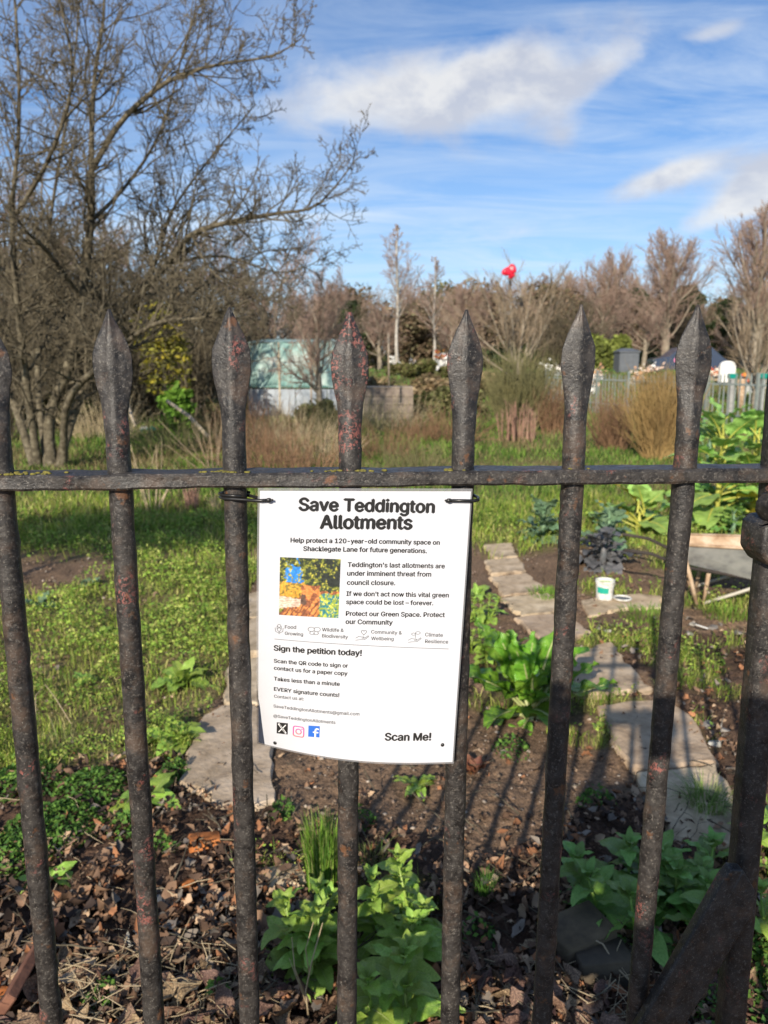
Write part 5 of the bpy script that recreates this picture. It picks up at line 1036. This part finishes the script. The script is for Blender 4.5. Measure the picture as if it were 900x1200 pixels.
def fallen_twigs():
    r = np.random.default_rng(78); n = 260; P0 = np.array([at(r.uniform(-30, 930), r.uniform(900, 1240)) for _ in range(n)]); P0[:, 2] = gh(P0[:, 0], P0[:, 1]) + .02 + .03 * r.random(n); a = r.random(n) * 6.28
    b = grow(P0, np.stack([np.cos(a), np.sin(a), r.normal(0, .15, n)], 1), r.uniform(.05, .22, n), r.uniform(.001, .0028, n), 6, .14, np.array([0, 0, -.02]), r, .5); b2 = grow(*spawn(b, 2, .3, .9, 45, 10, .5, .6, r, .0008), 3, .1, np.array([0, 0, -.02]), r, .6)
    V, F = tubes([b, b2], [5, 4]); tagm(ob('fallen_twigs', mesh('fallen_twigs', V, F, [BARK])), 'dark fallen twigs scattered over the leaf litter', 'twigs', kind='stuff')
fallen_twigs()
def dry_stalk():
    p = at(362, 1196); p[2] = float(gh(p[0], p[1])); t = thing('dry_stalk', p, 'pale branching dry stalk in front of the alkanet left of the fourth bar', 'plant'); mb = MB()
    mb.tube([(0, 0, 0), (-.006, 0, .08), (.01, 0, .16), (.035, .01, .25)], [.0026, .0022, .0018, .0010], 6); mb.tube([(-.006, 0, .06), (-.03, .0, .14), (-.035, 0, .22)], [.0018, .0014, .0008], 6); mb.tube([(.004, 0, .12), (-.004, .0, .19), (.015, 0, .26)], [.0014, .0012, .0008], 6)
    mb.tube([(0, 0, .03), (-.03, .02, .10), (-.045, .02, .15)], [.0016, .0012, .0006], 6); mb.ob('stalk', STRAW, t, smooth=True)
dry_stalk()
# bent pale stem on the soil right
def bent_stem(pxs, label, w_=.0022):
    P = [at(a, b) + np.array([0, 0, .03 + .02 * c]) for a, b, c in pxs]; mb = MB().tube([tuple(q) for q in P], w_, 5); tagm(mb.ob('bent_dry_grass', STRAW, smooth=True), label, 'dry grass')
bent_stem([(654, 1118, 0), (680, 1122, 2), (705, 1135, 2), (722, 1155, 1), (738, 1163, 0)], 'long pale bent stem on the litter between the sixth and seventh bars')
bent_stem([(42, 862, 0), (44, 838, 3), (55, 829, 4), (68, 838, 2), (84, 856, 0)], 'pale looping stem on the grass right of the first bar', .0018)
# stones, bricks
def chunk(px, py, sx, sy, sz, m, label, name, cat, seed, rz=0, tilt=.15, group=None, n=16, bev=.003, hz=0.0):
    p = at(px, py); r = np.random.default_rng(seed); pts = [(r.uniform(-1, 1) * sx / 2, r.uniform(-1, 1) * sy / 2, r.uniform(-1, 1) * sz / 2) for _ in range(n)] + [(a * sx * .45, b * sy * .45, c * sz * .42) for a in (-1, 1) for b in (-1, 1) for c in (-1, 1)]
    o = hull_obj(name, pts, m, None, .0, seed, bev); o.location = (p[0], p[1], float(gh(p[0], p[1])) + sz * .28 + hz); o.rotation_euler = (r.normal(0, tilt), r.normal(0, tilt), rz); return tagm(o, label, cat, group)
chunk(240, 992, .105, .06, .05, BRICKM, 'broken orange brick end lying in the leaf litter', 'broken_brick', 'brick', 1, .3)
chunk(218, 1042, .055, .04, .03, BRICKM, 'small chip of orange brick below the larger piece', 'brick_chip', 'brick', 2, .9)
chunk(188, 1066, .085, .075, .018, SLATE, 'grey slate piece beside the second bar', 'slate_piece', 'stone', 3, .4, .25)
chunk(252, 1060, .09, .06, .02, SLATE, 'darker slate piece left of the third bar', 'slate_piece', 'stone', 4, .1, .2)
chunk(328, 1032, .16, .10, .03, STONEM, 'flat pinkish stone between the third bar and the grass tuft', 'flat_stone', 'stone', 5, .2, .05)
chunk(158, 1108, .05, .04, .03, FLINT, 'pale rounded stone left of the second bar', 'pale_stone', 'stone', 6)
chunk(678, 1112, .17, .13, .10, mat('mossy_stone', [(.06, .045, .03), (.16, .12, .07)], 12, .9, .5, 50, .005), 'mossy brown stone block in front of the shaded clump', 'mossy_stone', 'stone', 7, .4)
chunk(705, 1140, .15, .11, .08, mat('dark_wet_stone', [(.05, .04, .03), (.11, .085, .055)], 12, .9, .5, 50, .005), 'second dark stone below the mossy block', 'mossy_stone', 'stone', 8, .1)
STL = ['pale stone below the white tub', 'pale stone beside the white plant label', 'small pale stone just right of the seventh bar', 'small pale stone left of the sandstone slab corner', 'pale stone near the post on the lower bed', 'pale stone left of the one by the post', 'largest pale stone on the lower bed near the post',
       'small pale stone in front of the side slab', 'pale stone among the purple-grey kale', 'white stone at the left edge of the slab path', 'pale stone left of the barrow legs', 'pale stone in front of the wheelbarrow beside the post']
for i, (px, py, s) in enumerate([(712, 740, .03), (836, 734, .04), (808, 742, .035), (702, 737, .02), (850, 858, .035), (828, 850, .04), (838, 872, .05), (768, 722, .02), (745, 655, .03), (625, 742, .035), (812, 730, .03), (866, 742, .04)]):
    chunk(px, py, s * 1.3, s, s * .6, FLINT, STL[i], 'pale_stone', 'stone', 20 + i, i * .7, group='pale stones on the right hand bed')
chunk(6, 1180, .05, .05, .05, BRICKM, 'orange crumbly brick at the lower left corner', 'broken_brick', 'brick', 31)
def board():
    a, b = at(10, 1196), at(52, 1118); t = thing('rusty_board', (*((a + b) / 2)[:2], .05), 'rust red board edge leaning in the litter at the lower left corner', 'board'); d = b - a; yaw = math.atan2(d[1], d[0])
    mb = MB().box((0, 0, 0), (np.linalg.norm(d) * 1.25, .025, .09), Matrix.Rotation(yaw, 3, 'Z') @ Matrix.Rotation(R(35), 3, 'X'), bev=.003); mb.ob('board', RUSTW, t)
board()
tagm(hull_obj('white_label', [(x, y, z) for x in (-.035, .035) for y in (-.006, .006) for z in (-.002, .002)], WPL, None, bev=.0005), 'white plastic plant label on the soil right of the seventh bar', 'plant label').location = tuple(at(822, 741) + [0, 0, .035])
bpy.data.objects['white_label'].rotation_euler = (.1, .1, -.7)

# ------------------------------------------------------------------ tub, lid, wheelbarrow
def tub():
    p = at(708, 703); z = float(gh(p[0], p[1])) + .02; t = thing('white_tub', (p[0], p[1], z), 'white plastic tub with lime green inside standing on the slab', 'tub'); k = 28; r0, r1, h = .051, .058, .125; V = []
    for (rr, zz) in ((r0, 0), (r1, h - .012), (r1 + .004, h - .012), (r1 + .004, h), (r1 - .003, h), (r1 - .005, h - .02), (r0 - .004, .015)):
        for j in range(k): a = 6.2832 * j / k; V.append((rr * math.cos(a), rr * math.sin(a), zz))
    F = [(i * k + j, i * k + (j + 1) % k, (i + 1) * k + (j + 1) % k, (i + 1) * k + j) for i in range(6) for j in range(k)] + [tuple(range(k - 1, -1, -1)), tuple(range(6 * k, 7 * k))]
    ob('body', mesh('body', V, F, [WPL], smooth=False), t); mb = MB(); mb.tube([(0, 0, h - .035), (0, 0, h - .02)], [r1 - .008, r1 - .005], k); mb.ob('contents', LIME, t)
    V = []; 
    for j in range(13):
        a = R(200 + 80 * j / 12)
        for zz in (.045, .085): rr = np.interp(zz, [0, h], [r0, r1]) + .0008; V.append((rr * math.cos(a), rr * math.sin(a), zz))
    ob('printed_label', mesh('printed_label', V, [(2 * j, 2 * j + 2, 2 * j + 3, 2 * j + 1) for j in range(12)], [TEALP]), t)
    mb = MB(); mb.tube([((r1 + .004) * math.cos(R(a)), (r1 + .005) * math.sin(R(a)) , h - .01 - .03 * math.sin(R(a - 180)) ) for a in range(180, 361, 15)], .0016, 5); mb.ob('handle', WPL, t)
    q = at(729, 704); t2 = thing('tub_lid', (q[0], q[1], float(gh(q[0], q[1])) + .022), 'round white lid lying upside down beside the tub', 'lid'); mb = MB(); mb.tube([(.054 * math.cos(R(a)), .054 * math.sin(R(a)), .006) for a in range(0, 361, 12)], .006, 6); mb.ob('rim', WPL, t2, smooth=True)
    mb = MB(); mb.tube([(0, 0, 0), (0, 0, .003)], [.05, .05], 24); mb.ob('disc', GREYPL, t2)
tub()
def wheelbarrow():
    p = at(845, 714); z = float(gh(p[0], p[1])); t = thing('wheelbarrow', (p[0] + .19, p[1] + .22, z + .01), 'rusty galvanised wheelbarrow parked beside the tall brassicas', 'wheelbarrow'); t.rotation_euler = (0, 0, R(164)); t.scale = (1, 1, .93)
    # tray: open hopper, handles to the right, wheel at the left
    T = [(-.30, -.26, .40), (.42, -.22, .385), (.42, .24, .42), (-.30, .30, .435)]; B = [(-.16, -.15, .17), (.34, -.15, .27), (.34, .16, .27), (-.16, .16, .17)]
    o = [tuple(np.array(v) + (0, 0, 0)) for v in T]; inn = [tuple(np.array(v) * (.985, .985, 1)) for v in T]; bi = [tuple(np.array(v) + (0, 0, .006)) for v in B]
    F = [(0, 1, 5, 4), (1, 2, 6, 5), (2, 3, 7, 6), (3, 0, 4, 7), (4, 5, 6, 7), (8, 12, 13, 9), (9, 13, 14, 10), (10, 14, 15, 11), (11, 15, 12, 8), (12, 15, 14, 13), (0, 8, 9, 1), (1, 9, 10, 2), (2, 10, 11, 3), (3, 11, 8, 0)]
    ob('tray', mesh('tray', T + B + inn + bi, F, [GALV, RUST], fmat=[0] * 5 + [1] * 8), t); mb = MB(); mb.tube([*T, T[0]], .011, 8); mb.ob('rim', RUST, t, smooth=True)
    for s in (-1, 1):
        mb = MB(); mb.tube([(-.52, s * .04, .17), (-.28, s * .12, .16), (.34, s * .18, .25), (.55, s * .23, .34), (.72, s * .24, .36)], .012, 8); mb.ob('handle', DARKW, t, smooth=True)
        mb = MB(); mb.tube([(.36, s * .20, .36), (.30, s * .21, .16), (.26, s * .20, .0), (.22, s * .20, .0), (.20, s * .19, .22)], .013, 8); mb.ob('leg', RUST, t, smooth=True)
        mb = MB(); mb.tube([(.22, s * .20, .01), (.05, s * .20, .09), (-.14, s * .16, .17)], .011, 8); mb.ob('brace', mat('bare_strut', [(.38, .35, .28), (.52, .48, .40)], 12, .7, 0), t, smooth=True)
    w_ = ob('wheel', None, t, (-.44, .0, .165)); w_.empty_display_size = .05
    mb = MB(); mb.tube([(.14 * math.cos(R(a)), 0, .14 * math.sin(R(a))) for a in range(0, 361, 15)], .030, 8); mb.ob('tyre', RUBBER, w_, smooth=True)
    mb = MB(); mb.tube([(0, -.02, 0), (0, .02, 0)], [.10, .10], 20); mb.ob('rim', RUST, w_); mb = MB(); mb.tube([(0, -.07, 0), (0, .07, 0)], .01, 8); mb.ob('axle', RUST, w_)
wheelbarrow()

# ------------------------------------------------------------------ middle distance structures
def boxthing(name, cat, label, px0, px1, top, bot, D, depth, parts, group=None):
    """thing whose front spans the pixel box at distance D; parts(t, W, H) adds its pieces"""
    a = atd(px0, bot, D); b = atd(px1, bot, D); H = atd(px0, top, D)[2] - a[2]; t = thing(name, (a[0], D, a[2]), label, cat, group); parts(t, b[0] - a[0], H, depth); return t
def netting(t, W, H, dp):
    for x in np.linspace(0, W, 4):
        for y in (0, dp): MB().tube([(x, y, -.1), (x, y, H)], .03, 6).ob('post', TIMB, t)
    h1 = H * .42
    mb = MB(); n = 18; V = []
    for i in range(n + 1):
        for j in range(7): V.append((W * i / n, .02 + .05 * math.sin(i * 1.9 + j), h1 + (H - h1) * j / 6 + (.04 * math.sin(i * 1.3) if j == 6 else 0)))
    mb.add(V, [(i * 7 + j, (i + 1) * 7 + j, (i + 1) * 7 + j + 1, i * 7 + j + 1) for i in range(n) for j in range(6)]); mb.ob('netting', NET, t)
    mb = MB(); mb.add([(0, 0, H), (W, 0, H), (W, dp, H * 1.08), (0, dp, H * 1.08)], [(0, 1, 2, 3)]); mb.ob('roof_netting', NET, t)
    mb = MB(); mb.add([(-.02, .0, h1), (W, 0, h1), (W, .01, h1 + .06), (-.02, .01, h1 + .06)], [(0, 1, 2, 3)]); mb.ob('top_band', flat('dark_teal_band', (.02, .12, .10)), t)
    ws = W / 6
    for i in range(6): mb = MB(); mb.box((ws * (i + .5), -.01 + .01 * (i % 2), h1 * .48), (ws * .96, .012, h1 * .94), bev=.003); mb.ob('sheet_panel', SHEET, t)
boxthing('fruit_cage', 'fruit cage', 'fruit cage hung with teal netting over pale blue-grey sheeting', 292, 402, 401, 492, 22, 3.0, netting)
def bay(t, W, H, dp):
    for i in range(4): MB().box((W / 2, 0, H * (i + .5) / 4), (W, .04, H / 4 - .015), bev=.004).ob('plank', mat('grey_brown_plank', [(.16, .12, .10), (.26, .21, .17)], 4, .85, 0, objvar=.2), t)
    MB().box((W / 2, dp / 2, H + .02), (W, dp, .03), bev=.004).ob('lid', TIMB, t)
    for y in (0, dp): MB().box((.03, y, H / 2), (.05, .05, H)).ob('post', TIMB, t)
boxthing('compost_bay', 'compost bay', 'grey-brown compost bay with tan lid right of the red-flaked spearhead', 424, 484, 455, 494, 21, 1.0, bay)
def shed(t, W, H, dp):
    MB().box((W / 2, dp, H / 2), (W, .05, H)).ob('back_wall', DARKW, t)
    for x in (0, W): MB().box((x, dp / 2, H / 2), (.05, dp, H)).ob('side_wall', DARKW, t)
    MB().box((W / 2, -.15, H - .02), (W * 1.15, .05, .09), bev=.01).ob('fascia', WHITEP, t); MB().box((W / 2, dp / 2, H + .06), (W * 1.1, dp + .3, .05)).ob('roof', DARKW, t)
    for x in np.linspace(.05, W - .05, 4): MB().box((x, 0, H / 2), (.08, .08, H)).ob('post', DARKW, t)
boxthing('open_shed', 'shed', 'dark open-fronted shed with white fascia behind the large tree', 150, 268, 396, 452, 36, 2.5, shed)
def bed(t, W, H, dp):
    for y in (0, dp): MB().box((W / 2, y, H / 2), (W, .05, H), bev=.005).ob('plank', TIMB, t)
    for x in (0, W): MB().box((x, dp / 2, H / 2 - .01), (.05, dp - .06, H), bev=.005).ob('end_plank', TIMB, t)
    MB().box((W / 2, dp / 2, H * .3), (W - .06, dp - .06, H * .6)).ob('soil', GROUNDM2, t)
boxthing('raised_bed', 'raised bed', 'timber edged raised bed behind the second and third bars', 150, 256, 463, 475, 28, 1.2, bed)
boxthing('raised_bed', 'raised bed', 'short tan plank bed end left of the third bar', 212, 264, 471, 482, 25, .8, bed)
def heap(px, py, m, size, label, name, cat, seed, n=5, group=None, mats=None):
    p = at(px, py); t = thing(name, (p[0], p[1], float(gh(p[0], p[1]))), label, cat, group); r = np.random.default_rng(seed)
    for i in range(n):
        s = size * r.uniform(.5, 1); pts = norm(r.normal(0, 1, (14, 3))) * s * [1, .8, .7]; mm = (mats or [m])[i % len(mats or [m])]
        hull_obj('fold', pts, mm, t, 0, seed + i, s * .08, loc=(r.normal(0, size * .7), r.normal(0, size * .4), s * .6))
    return t
heap(172, 506, TEALB, .13, 'crumpled teal plastic bag with white scraps on the grass', 'plastic_bag', 'bag', 3, 6, mats=[TEALB, TEALB, WHITEP]); 
heap(471, 492, BLUEP, .14, 'bright blue object with a white top on the grass left of the fifth spearhead', 'blue_watering_can', 'watering can', 5, 3, mats=[BLUEP, BLUEP, WHITEP])
heap(253, 470, WHITEP, .12, 'white plastic bottles on the bed left of the third bar', 'plastic_bottle', 'bottle', 8, 3); heap(200, 462, TIMB, .14, 'heap of tan stones and pots on the raised bed', 'stone_heap', 'stones', 9, 5, mats=[TIMB, BRICKM, FLINT])
def pole(pts, rad, m, label, name='leaning_pole', cat='pole'):
    P = [tuple(atd(a, b, d)) for a, b, d in pts]; tagm(MB().tube(P, rad, 7).ob(name, m, smooth=True), label, cat)
pole([(196, 470, 15), (222, 488, 14), (244, 512, 13)], .035, TIMB, 'weathered brown plank leaning in front of the raised bed', 'leaning_plank', 'plank'); pole([(148, 468, 14.5), (158, 500, 14)], .03, TIMB, 'short pale post just right of the second bar', 'short_post', 'post')
pole([(128, 452, 15), (140, 520, 13.6)], .03, TIMB, 'second pale post behind the second bar', 'short_post', 'post')
pole([(455, 390, 20), (456, 452, 20)], .025, TIMB, 'thin pale stake below the tall birch', 'garden_stake', 'stake')
# grey palisade fence on the right
def palisade():
    a = at(905, 506); b = at(640, 476); a[2] = b[2] = 0; d = b - a; Ln = np.linalg.norm(d); d /= Ln; root = thing('palisade_fence', a, 'grey-green steel palisade fence along the right side of the plots', 'fence'); root.rotation_euler = (0, 0, math.atan2(d[1], d[0])); n = 78
    sh = None; H = 1.28; Lx = Ln + 3
    V = [(-.028, 0, 0), (-.01, -.012, 0), (.01, -.012, 0), (.028, 0, 0)]; mb = MB(); P = [(x, y, 0.02) for x, y, _ in V] + [(x, y, H - .07) for x, y, _ in V] + [(x * .1, -.006, H) for x, y, _ in V]; mb.add(P, [(0, 1, 5, 4), (1, 2, 6, 5), (2, 3, 7, 6), (4, 5, 9, 8), (5, 6, 10, 9), (6, 7, 11, 10)]); me = mb.mesh('pale', [FENCEG]); brown = None
    for i in range(n):
        x = -3 + (Ln + 3) * i / n; y = a[1] + d[1] * x; z = float(gh(a[0] + d[0] * x, y)); ob('pale', me, root, (x, 0, z), (random.gauss(0, .015), random.gauss(0, .015), math.pi))
    for zz in (.28, 1.02): MB().box(((Ln - 3) / 2, .02, zz), (Ln + 3, .03, .045)).ob('rail', FENCEG, root)
    for x in np.linspace(-3, Ln, 9): MB().box((float(x), .05, H / 2), (.06, .06, H + .05)).ob('post', FENCEG, root)
palisade()
pole([(869, 444, 20.5), (868, 480, 20.5)], .10, RUST, 'wide orange-brown board standing at the palisade fence', 'orange_board', 'board')
def gbin(t, W, H, dp):
    MB().box((W / 2, dp / 2, H * .42), (W, dp, H * .84), bev=W * .04, taper=1).ob('body', GREYPL, t); MB().box((W / 2, dp / 2, H * .87), (W * 1.08, dp * 1.05, H * .05), bev=.02).ob('rim', GREYPL, t)
    P = [(-.05 * W, -.03, H * .9), (1.05 * W, -.03, H * .9), (1.05 * W, dp, H * .9), (-.05 * W, dp, H * .9), (W * .25, dp * .4, H), (W * .75, dp * .4, H), (W * .75, dp * .7, H), (W * .25, dp * .7, H)]; hull_obj('lid', P, GREYPL, t, bev=.01)
    for i in range(5): MB().box((W * (.12 + .19 * i), -.015, H * .42), (W * .05, .03, H * .7)).ob('rib', GREYPL, t)
boxthing('grey_store', 'storage box', 'dark grey plastic garden store with pitched lid by the round bush', 725, 748, 408, 442, 44, 1.2, gbin)
def car(t, W, H, dp):
    L_ = W; prof = [(0, .25), (0, .58), (.03, .66), (.20, .72), (.36, .97), (.50, 1.0), (.78, .97), (.94, .70), (1.0, .62), (1.0, .25)]; V = [(x * L_, y, z * H) for y in (0, 1.7) for x, z in prof]; n = len(prof)
    ob('body', mesh('body', V, [tuple(range(n)), tuple(range(2 * n - 1, n - 1, -1))] + [(i, i + n, (i + 1) % n + n, (i + 1) % n) for i in range(n)], [CARP]), t)
    for (x0, x1) in ((.26, .50), (.53, .80)): pts = [(x0 + (.12 if x0 < .3 else 0), .93), (x1 - (.06 if x1 > .7 else 0), .93), (x1, .72), (x0, .72)]; ob('side_window', mesh('side_window', [(a * L_, -.01, b * H) for a, b in pts], [(0, 1, 2, 3)], [GLASS]), t)
    for x in (.2, .8):
        w_ = ob('wheel', None, t, (x * L_, -.02, .33)); MB().tube([(0, 0, 0), (0, .2, 0)], [.33, .33], 20).ob('tyre', RUBBER, w_); MB().tube([(0, -.02, 0), (0, .0, 0)], [.2, .2], 14).ob('rim', GALV, w_)
    MB().tube([(.30 * L_, -.03, .62 * H), (.30 * L_, .0, .62 * H)], [.16, .16], 12).ob('door_emblem', flat('pink_print', (.55, .18, .30)), t); MB().box((.02 * L_, .3, .60 * H), (.06, .3, .12)).ob('headlight', WHITEP, t)
boxthing('parked_car', 'car', 'dark blue parked car partly hidden behind the seventh spearhead', 765, 850, 406, 448, 50, 1.7, car)
def stone(t, W, H, dp): MB().prism([(0, 0), (W, 0), (W, dp), (0, dp)], 0, H * .8, .01).ob('slab', WHITEP, t); hull_obj('rounded_top', [(W / 2 + W * .48 * math.cos(a), y, H * .8 + .004 + H * .2 * math.sin(a)) for a in np.linspace(0, 3.1416, 10) for y in (.01, dp - .01)], WHITEP, t, bev=.004)
boxthing('white_gravestone', 'gravestone', 'white upright gravestone right of the seventh spearhead', 843, 861, 423, 448, 36, .2, stone); boxthing('white_gravestone', 'gravestone', 'white gravestone at the far right edge', 893, 906, 425, 448, 34, .2, stone)
FL = [flat('flower_' + n_, c, .7) for n_, c in (('white', (.8, .78, .74)), ('peach', (.62, .34, .2)), ('red', (.6, .08, .05)), ('orange', (.65, .26, .05)), ('grey', (.4, .4, .38)))]
gl = [('pale', 655, 438, 40, .5), ('peach', 700, 440, 38, .35), ('pale pink', 762, 440, 42, .5), ('white', 525, 425, 45, .35), ('orange', 517, 414, 48, .4), ('white', 463, 424, 46, .3), ('grey', 478, 434, 44, .4), ('peach', 690, 448, 32, .35), ('white', 812, 441, 40, .35), ('orange', 878, 441, 33, .4), ('white', 640, 436, 46, .5), ('red', 540, 434, 45, .3), ('peach', 745, 446, 36, .3), ('white', 672, 444, 34, .3), ('orange', 838, 440, 38, .3)]
for i, (cn, px, py, D, s) in enumerate(gl):
    p = atd(px, py, D); t = thing('grave_flowers', (p[0], D, float(gh(p[0], D))), '%s flowers and stones on a grave %s' % (cn, ['by the willow bush', 'beyond the fence', 'left of the parked car', 'below the birches', 'beside the fifth spearhead', 'left of the birch', 'under the birch', 'behind the fence top', 'right of the parked car', 'near the right edge', 'left of the sixth bar', 'behind the fifth bar', 'under the grey store', 'right of the sixth bar', 'left of the white gravestone'][i]), 'flowers', 'graves with flowers'); r = np.random.default_rng(i)
    MB().box((0, .1, max(.1, p[2] - t.location.z) * .5), (s * 1.6, .15, max(.2, p[2] - t.location.z)), bev=.02).ob('headstone', [FL[4], FL[0], STONEM][i % 3], t); n = 60; P = np.stack([r.normal(0, s * .5, n), -.15 + r.normal(0, .12, n), np.abs(r.normal(0, .22, n)) + .1 + max(0, p[2] - t.location.z) * .6], 1)
    tagm(ob('blooms', small_leaves_mesh(P, .06 + .06 * r.random(n), r, pal(r, n, {'pale': [(.7, .66, .6), (.5, .45, .4)], 'peach': [(.6, .35, .2), (.7, .6, .5)], 'pale pink': [(.7, .5, .4), (.7, .66, .6)], 'white': [(.75, .74, .7)], 'orange': [(.65, .26, .06), (.6, .12, .06), (.7, .6, .5)], 'grey': [(.4, .4, .4)], 'red': [(.6, .1, .06), (.7, .66, .6)]}[cn]), 1.5, .8, ATTRD), t), kind='stuff')
for i, (px, c) in enumerate([(856, 'left'), (892, 'right')]):
    p = atd(px, 470, 21.0); t = thing('green_topped_post', (p[0], 21.0, 0), 'pale post with dark green cap behind the fence, the %s one of two' % c, 'post', 'green capped posts'); MB().box((0, 0, .55), (.10, .10, 1.1)).ob('post', GALV, t); MB().box((0, 0, 1.18), (.22, .2, .14), bev=.02).ob('cap', TEALB, t)
# red scrap in the fan tree
def red_scrap():
    p = atd(597, 318, 32.5); t = thing('red_foil_balloon', p, 'bright red foil balloon caught in the crown of the fan-shaped tree', 'balloon'); r = np.random.default_rng(5)
    for (x, z, s) in ((-.14, -.02, .17), (.12, .08, .20), (.10, -.14, .15), (-.02, .0, .18)): hull_obj('lobe', norm(r.normal(0, 1, (26, 3))) * s * [1, .5, 1], REDF, t, .01, 3, .01, loc=(x, r.normal(0, .03), z))
red_scrap()

# ------------------------------------------------------------------ the photographer, whose shadow falls across the beds
def photographer():
    t = thing('person', (0, 0, 0), 'person in a dark coat holding up a phone, casting the long shadow on the path', 'person')
    def skin(name, verts, edges, m, sub=2):
        me = bpy.data.meshes.new(name); me.from_pydata([v[:3] for v in verts], edges, []); me.update(); me.materials.append(m); o = ob(name, me, t); md = o.modifiers.new('skin', 'SKIN'); md.use_smooth_shade = True
        for i, v in enumerate(verts): me.skin_vertices[0].data[i].radius = (v[3], v[4] if len(v) > 4 else v[3])
        me.skin_vertices[0].data[0].use_root = True; sb = o.modifiers.new('sub', 'SUBSURF'); sb.levels = sb.render_levels = sub; return o
    y = -.42; SKIN = mat('skin', [(.45, .27, .19), (.52, .33, .24)], 20, .5, 0); COAT = mat('dark_coat', [(.02, .022, .03), (.035, .038, .05)], 60, .9, .3, 300, .001); JEAN = mat('dark_trousers', [(.02, .025, .04), (.04, .045, .06)], 80, .9, 0); HAIR = mat('brown_hair', [(.03, .02, .012), (.06, .04, .025)], 90, .6, 0)
    B = [(0, y, .95, .14, .11), (0, y, 1.12, .13, .10), (0, y - .01, 1.32, .15, .11), (0, y - .01, 1.43, .075, .07), (0, y, 1.50, .055, .055), (0, y + .02, 1.60, .078, .095), (0, y + .01, 1.68, .075, .088)]; E = [(i, i + 1) for i in range(6)]
    for s in (-1, 1):
        k = len(B); B += [(s * .19, y, 1.37, .052), (s * .25, y + .06, 1.12, .042), (s * .14, y + .24, 1.36, .033), (s * .088, y + .33, 1.46, .026), (s * .082, y + .37, 1.50, .03, .018)]; E += [(2, k), (k, k + 1), (k + 1, k + 2), (k + 2, k + 3), (k + 3, k + 4)]
        k = len(B); B += [(s * .10, y, .86, .085), (s * .11, y + .01, .50, .058), (s * .12, y - .01, .10, .042), (s * .125, y + .13, .04, .04, .032)]; E += [(0, k), (k, k + 1), (k + 1, k + 2), (k + 2, k + 3)]
    skin('body', B, E, SKIN)
    CB = [(0, y, .80, .20, .15), (0, y, 1.0, .175, .14), (0, y - .01, 1.22, .18, .14), (0, y - .01, 1.38, .15, .11), (0, y - .01, 1.45, .085, .08)]; CE = [(i, i + 1) for i in range(4)]
    for s in (-1, 1): k = len(CB); CB += [(s * .19, y, 1.36, .072), (s * .26, y + .06, 1.11, .060), (s * .15, y + .23, 1.35, .045)]; CE += [(3, k), (k, k + 1), (k + 1, k + 2)]
    skin('coat', CB, CE, COAT)
    TB = [(0, y, .90, .16, .125)]; TE = []
    for s in (-1, 1): k = len(TB); TB += [(s * .10, y, .80, .10), (s * .11, y + .01, .50, .072), (s * .12, y - .01, .10, .055)]; TE += [(0, k), (k, k + 1), (k + 1, k + 2)]
    skin('trousers', TB, TE, JEAN); skin('hair', [(0, y - .02, 1.60, .088, .09), (0, y - .025, 1.68, .092, .10), (0, y - .02, 1.725, .06, .07)], [(0, 1), (1, 2)], HAIR)
    for s in (-1, 1):
        skin('shoe', [(s * .12, y - .05, .045, .05, .045), (s * .125, y + .05, .045, .052, .045), (s * .13, y + .16, .035, .045, .035)], [(0, 1), (1, 2)], RUBBER, 1)
        for k in range(4): skin('finger', [(s * .082, y + .375, 1.485 + .018 * k, .009), (s * .089, y + .398, 1.487 + .018 * k, .008), (s * .070, y + .402 - .012, 1.488 + .018 * k, .007)], [(0, 1), (1, 2)], SKIN, 1)
        skin('thumb', [(s * .078, y + .36, 1.475, .011), (s * .06, y + .365, 1.50, .009), (s * .045, y + .368, 1.52, .008)], [(0, 1), (1, 2)], SKIN, 1)
        MB().tube([(s * .03, y + .105, 1.625), (s * .03, y + .115, 1.625)], [.012, .009], 8).ob('eye', BLACKPL, t)
    skin('nose', [(0, y + .09, 1.625, .012), (0, y + .125, 1.595, .013)], [(0, 1)], SKIN, 1)
    ph = thing('phone', (0, -.032, 1.5), 'black phone held up at eye height by the photographer', 'phone'); MB().box((0, 0, 0), (.148, .008, .072), bev=.003).ob('case', BLACKPL, ph)
photographer()
def edge_tree():                                # unseen evergreen added left of the view; flat crown shaped to shade the lawn
    r = np.random.default_rng(9); t = thing('added_shade_tree', (-4.2, .75, 0), 'small flat-crowned evergreen added out of view left of the lawn to shade it', 'tree'); n = 5200
    v = norm(r.normal(0, 1, (n, 3))) * (r.random((n, 1)) ** .4) * [1.5, .8, .34]; P = v + [0, 0, 3.0] + np.stack([r.normal(0, .12, n)] * 3, 1) * [1, 1, .3]; me = small_leaves_mesh(P, .03 + .03 * r.random(n), r, pal(r, n, [(.035, .06, .02), (.05, .08, .025)]), 1.2); ob('crown', me, t)
    mb = MB(); mb.tube([(0, 0, 0), (.05, 0, 1.4), (0, .03, 2.9)], [.05, .04, .02], 8); mb.ob('trunk', BARK, t, smooth=True)
edge_tree()
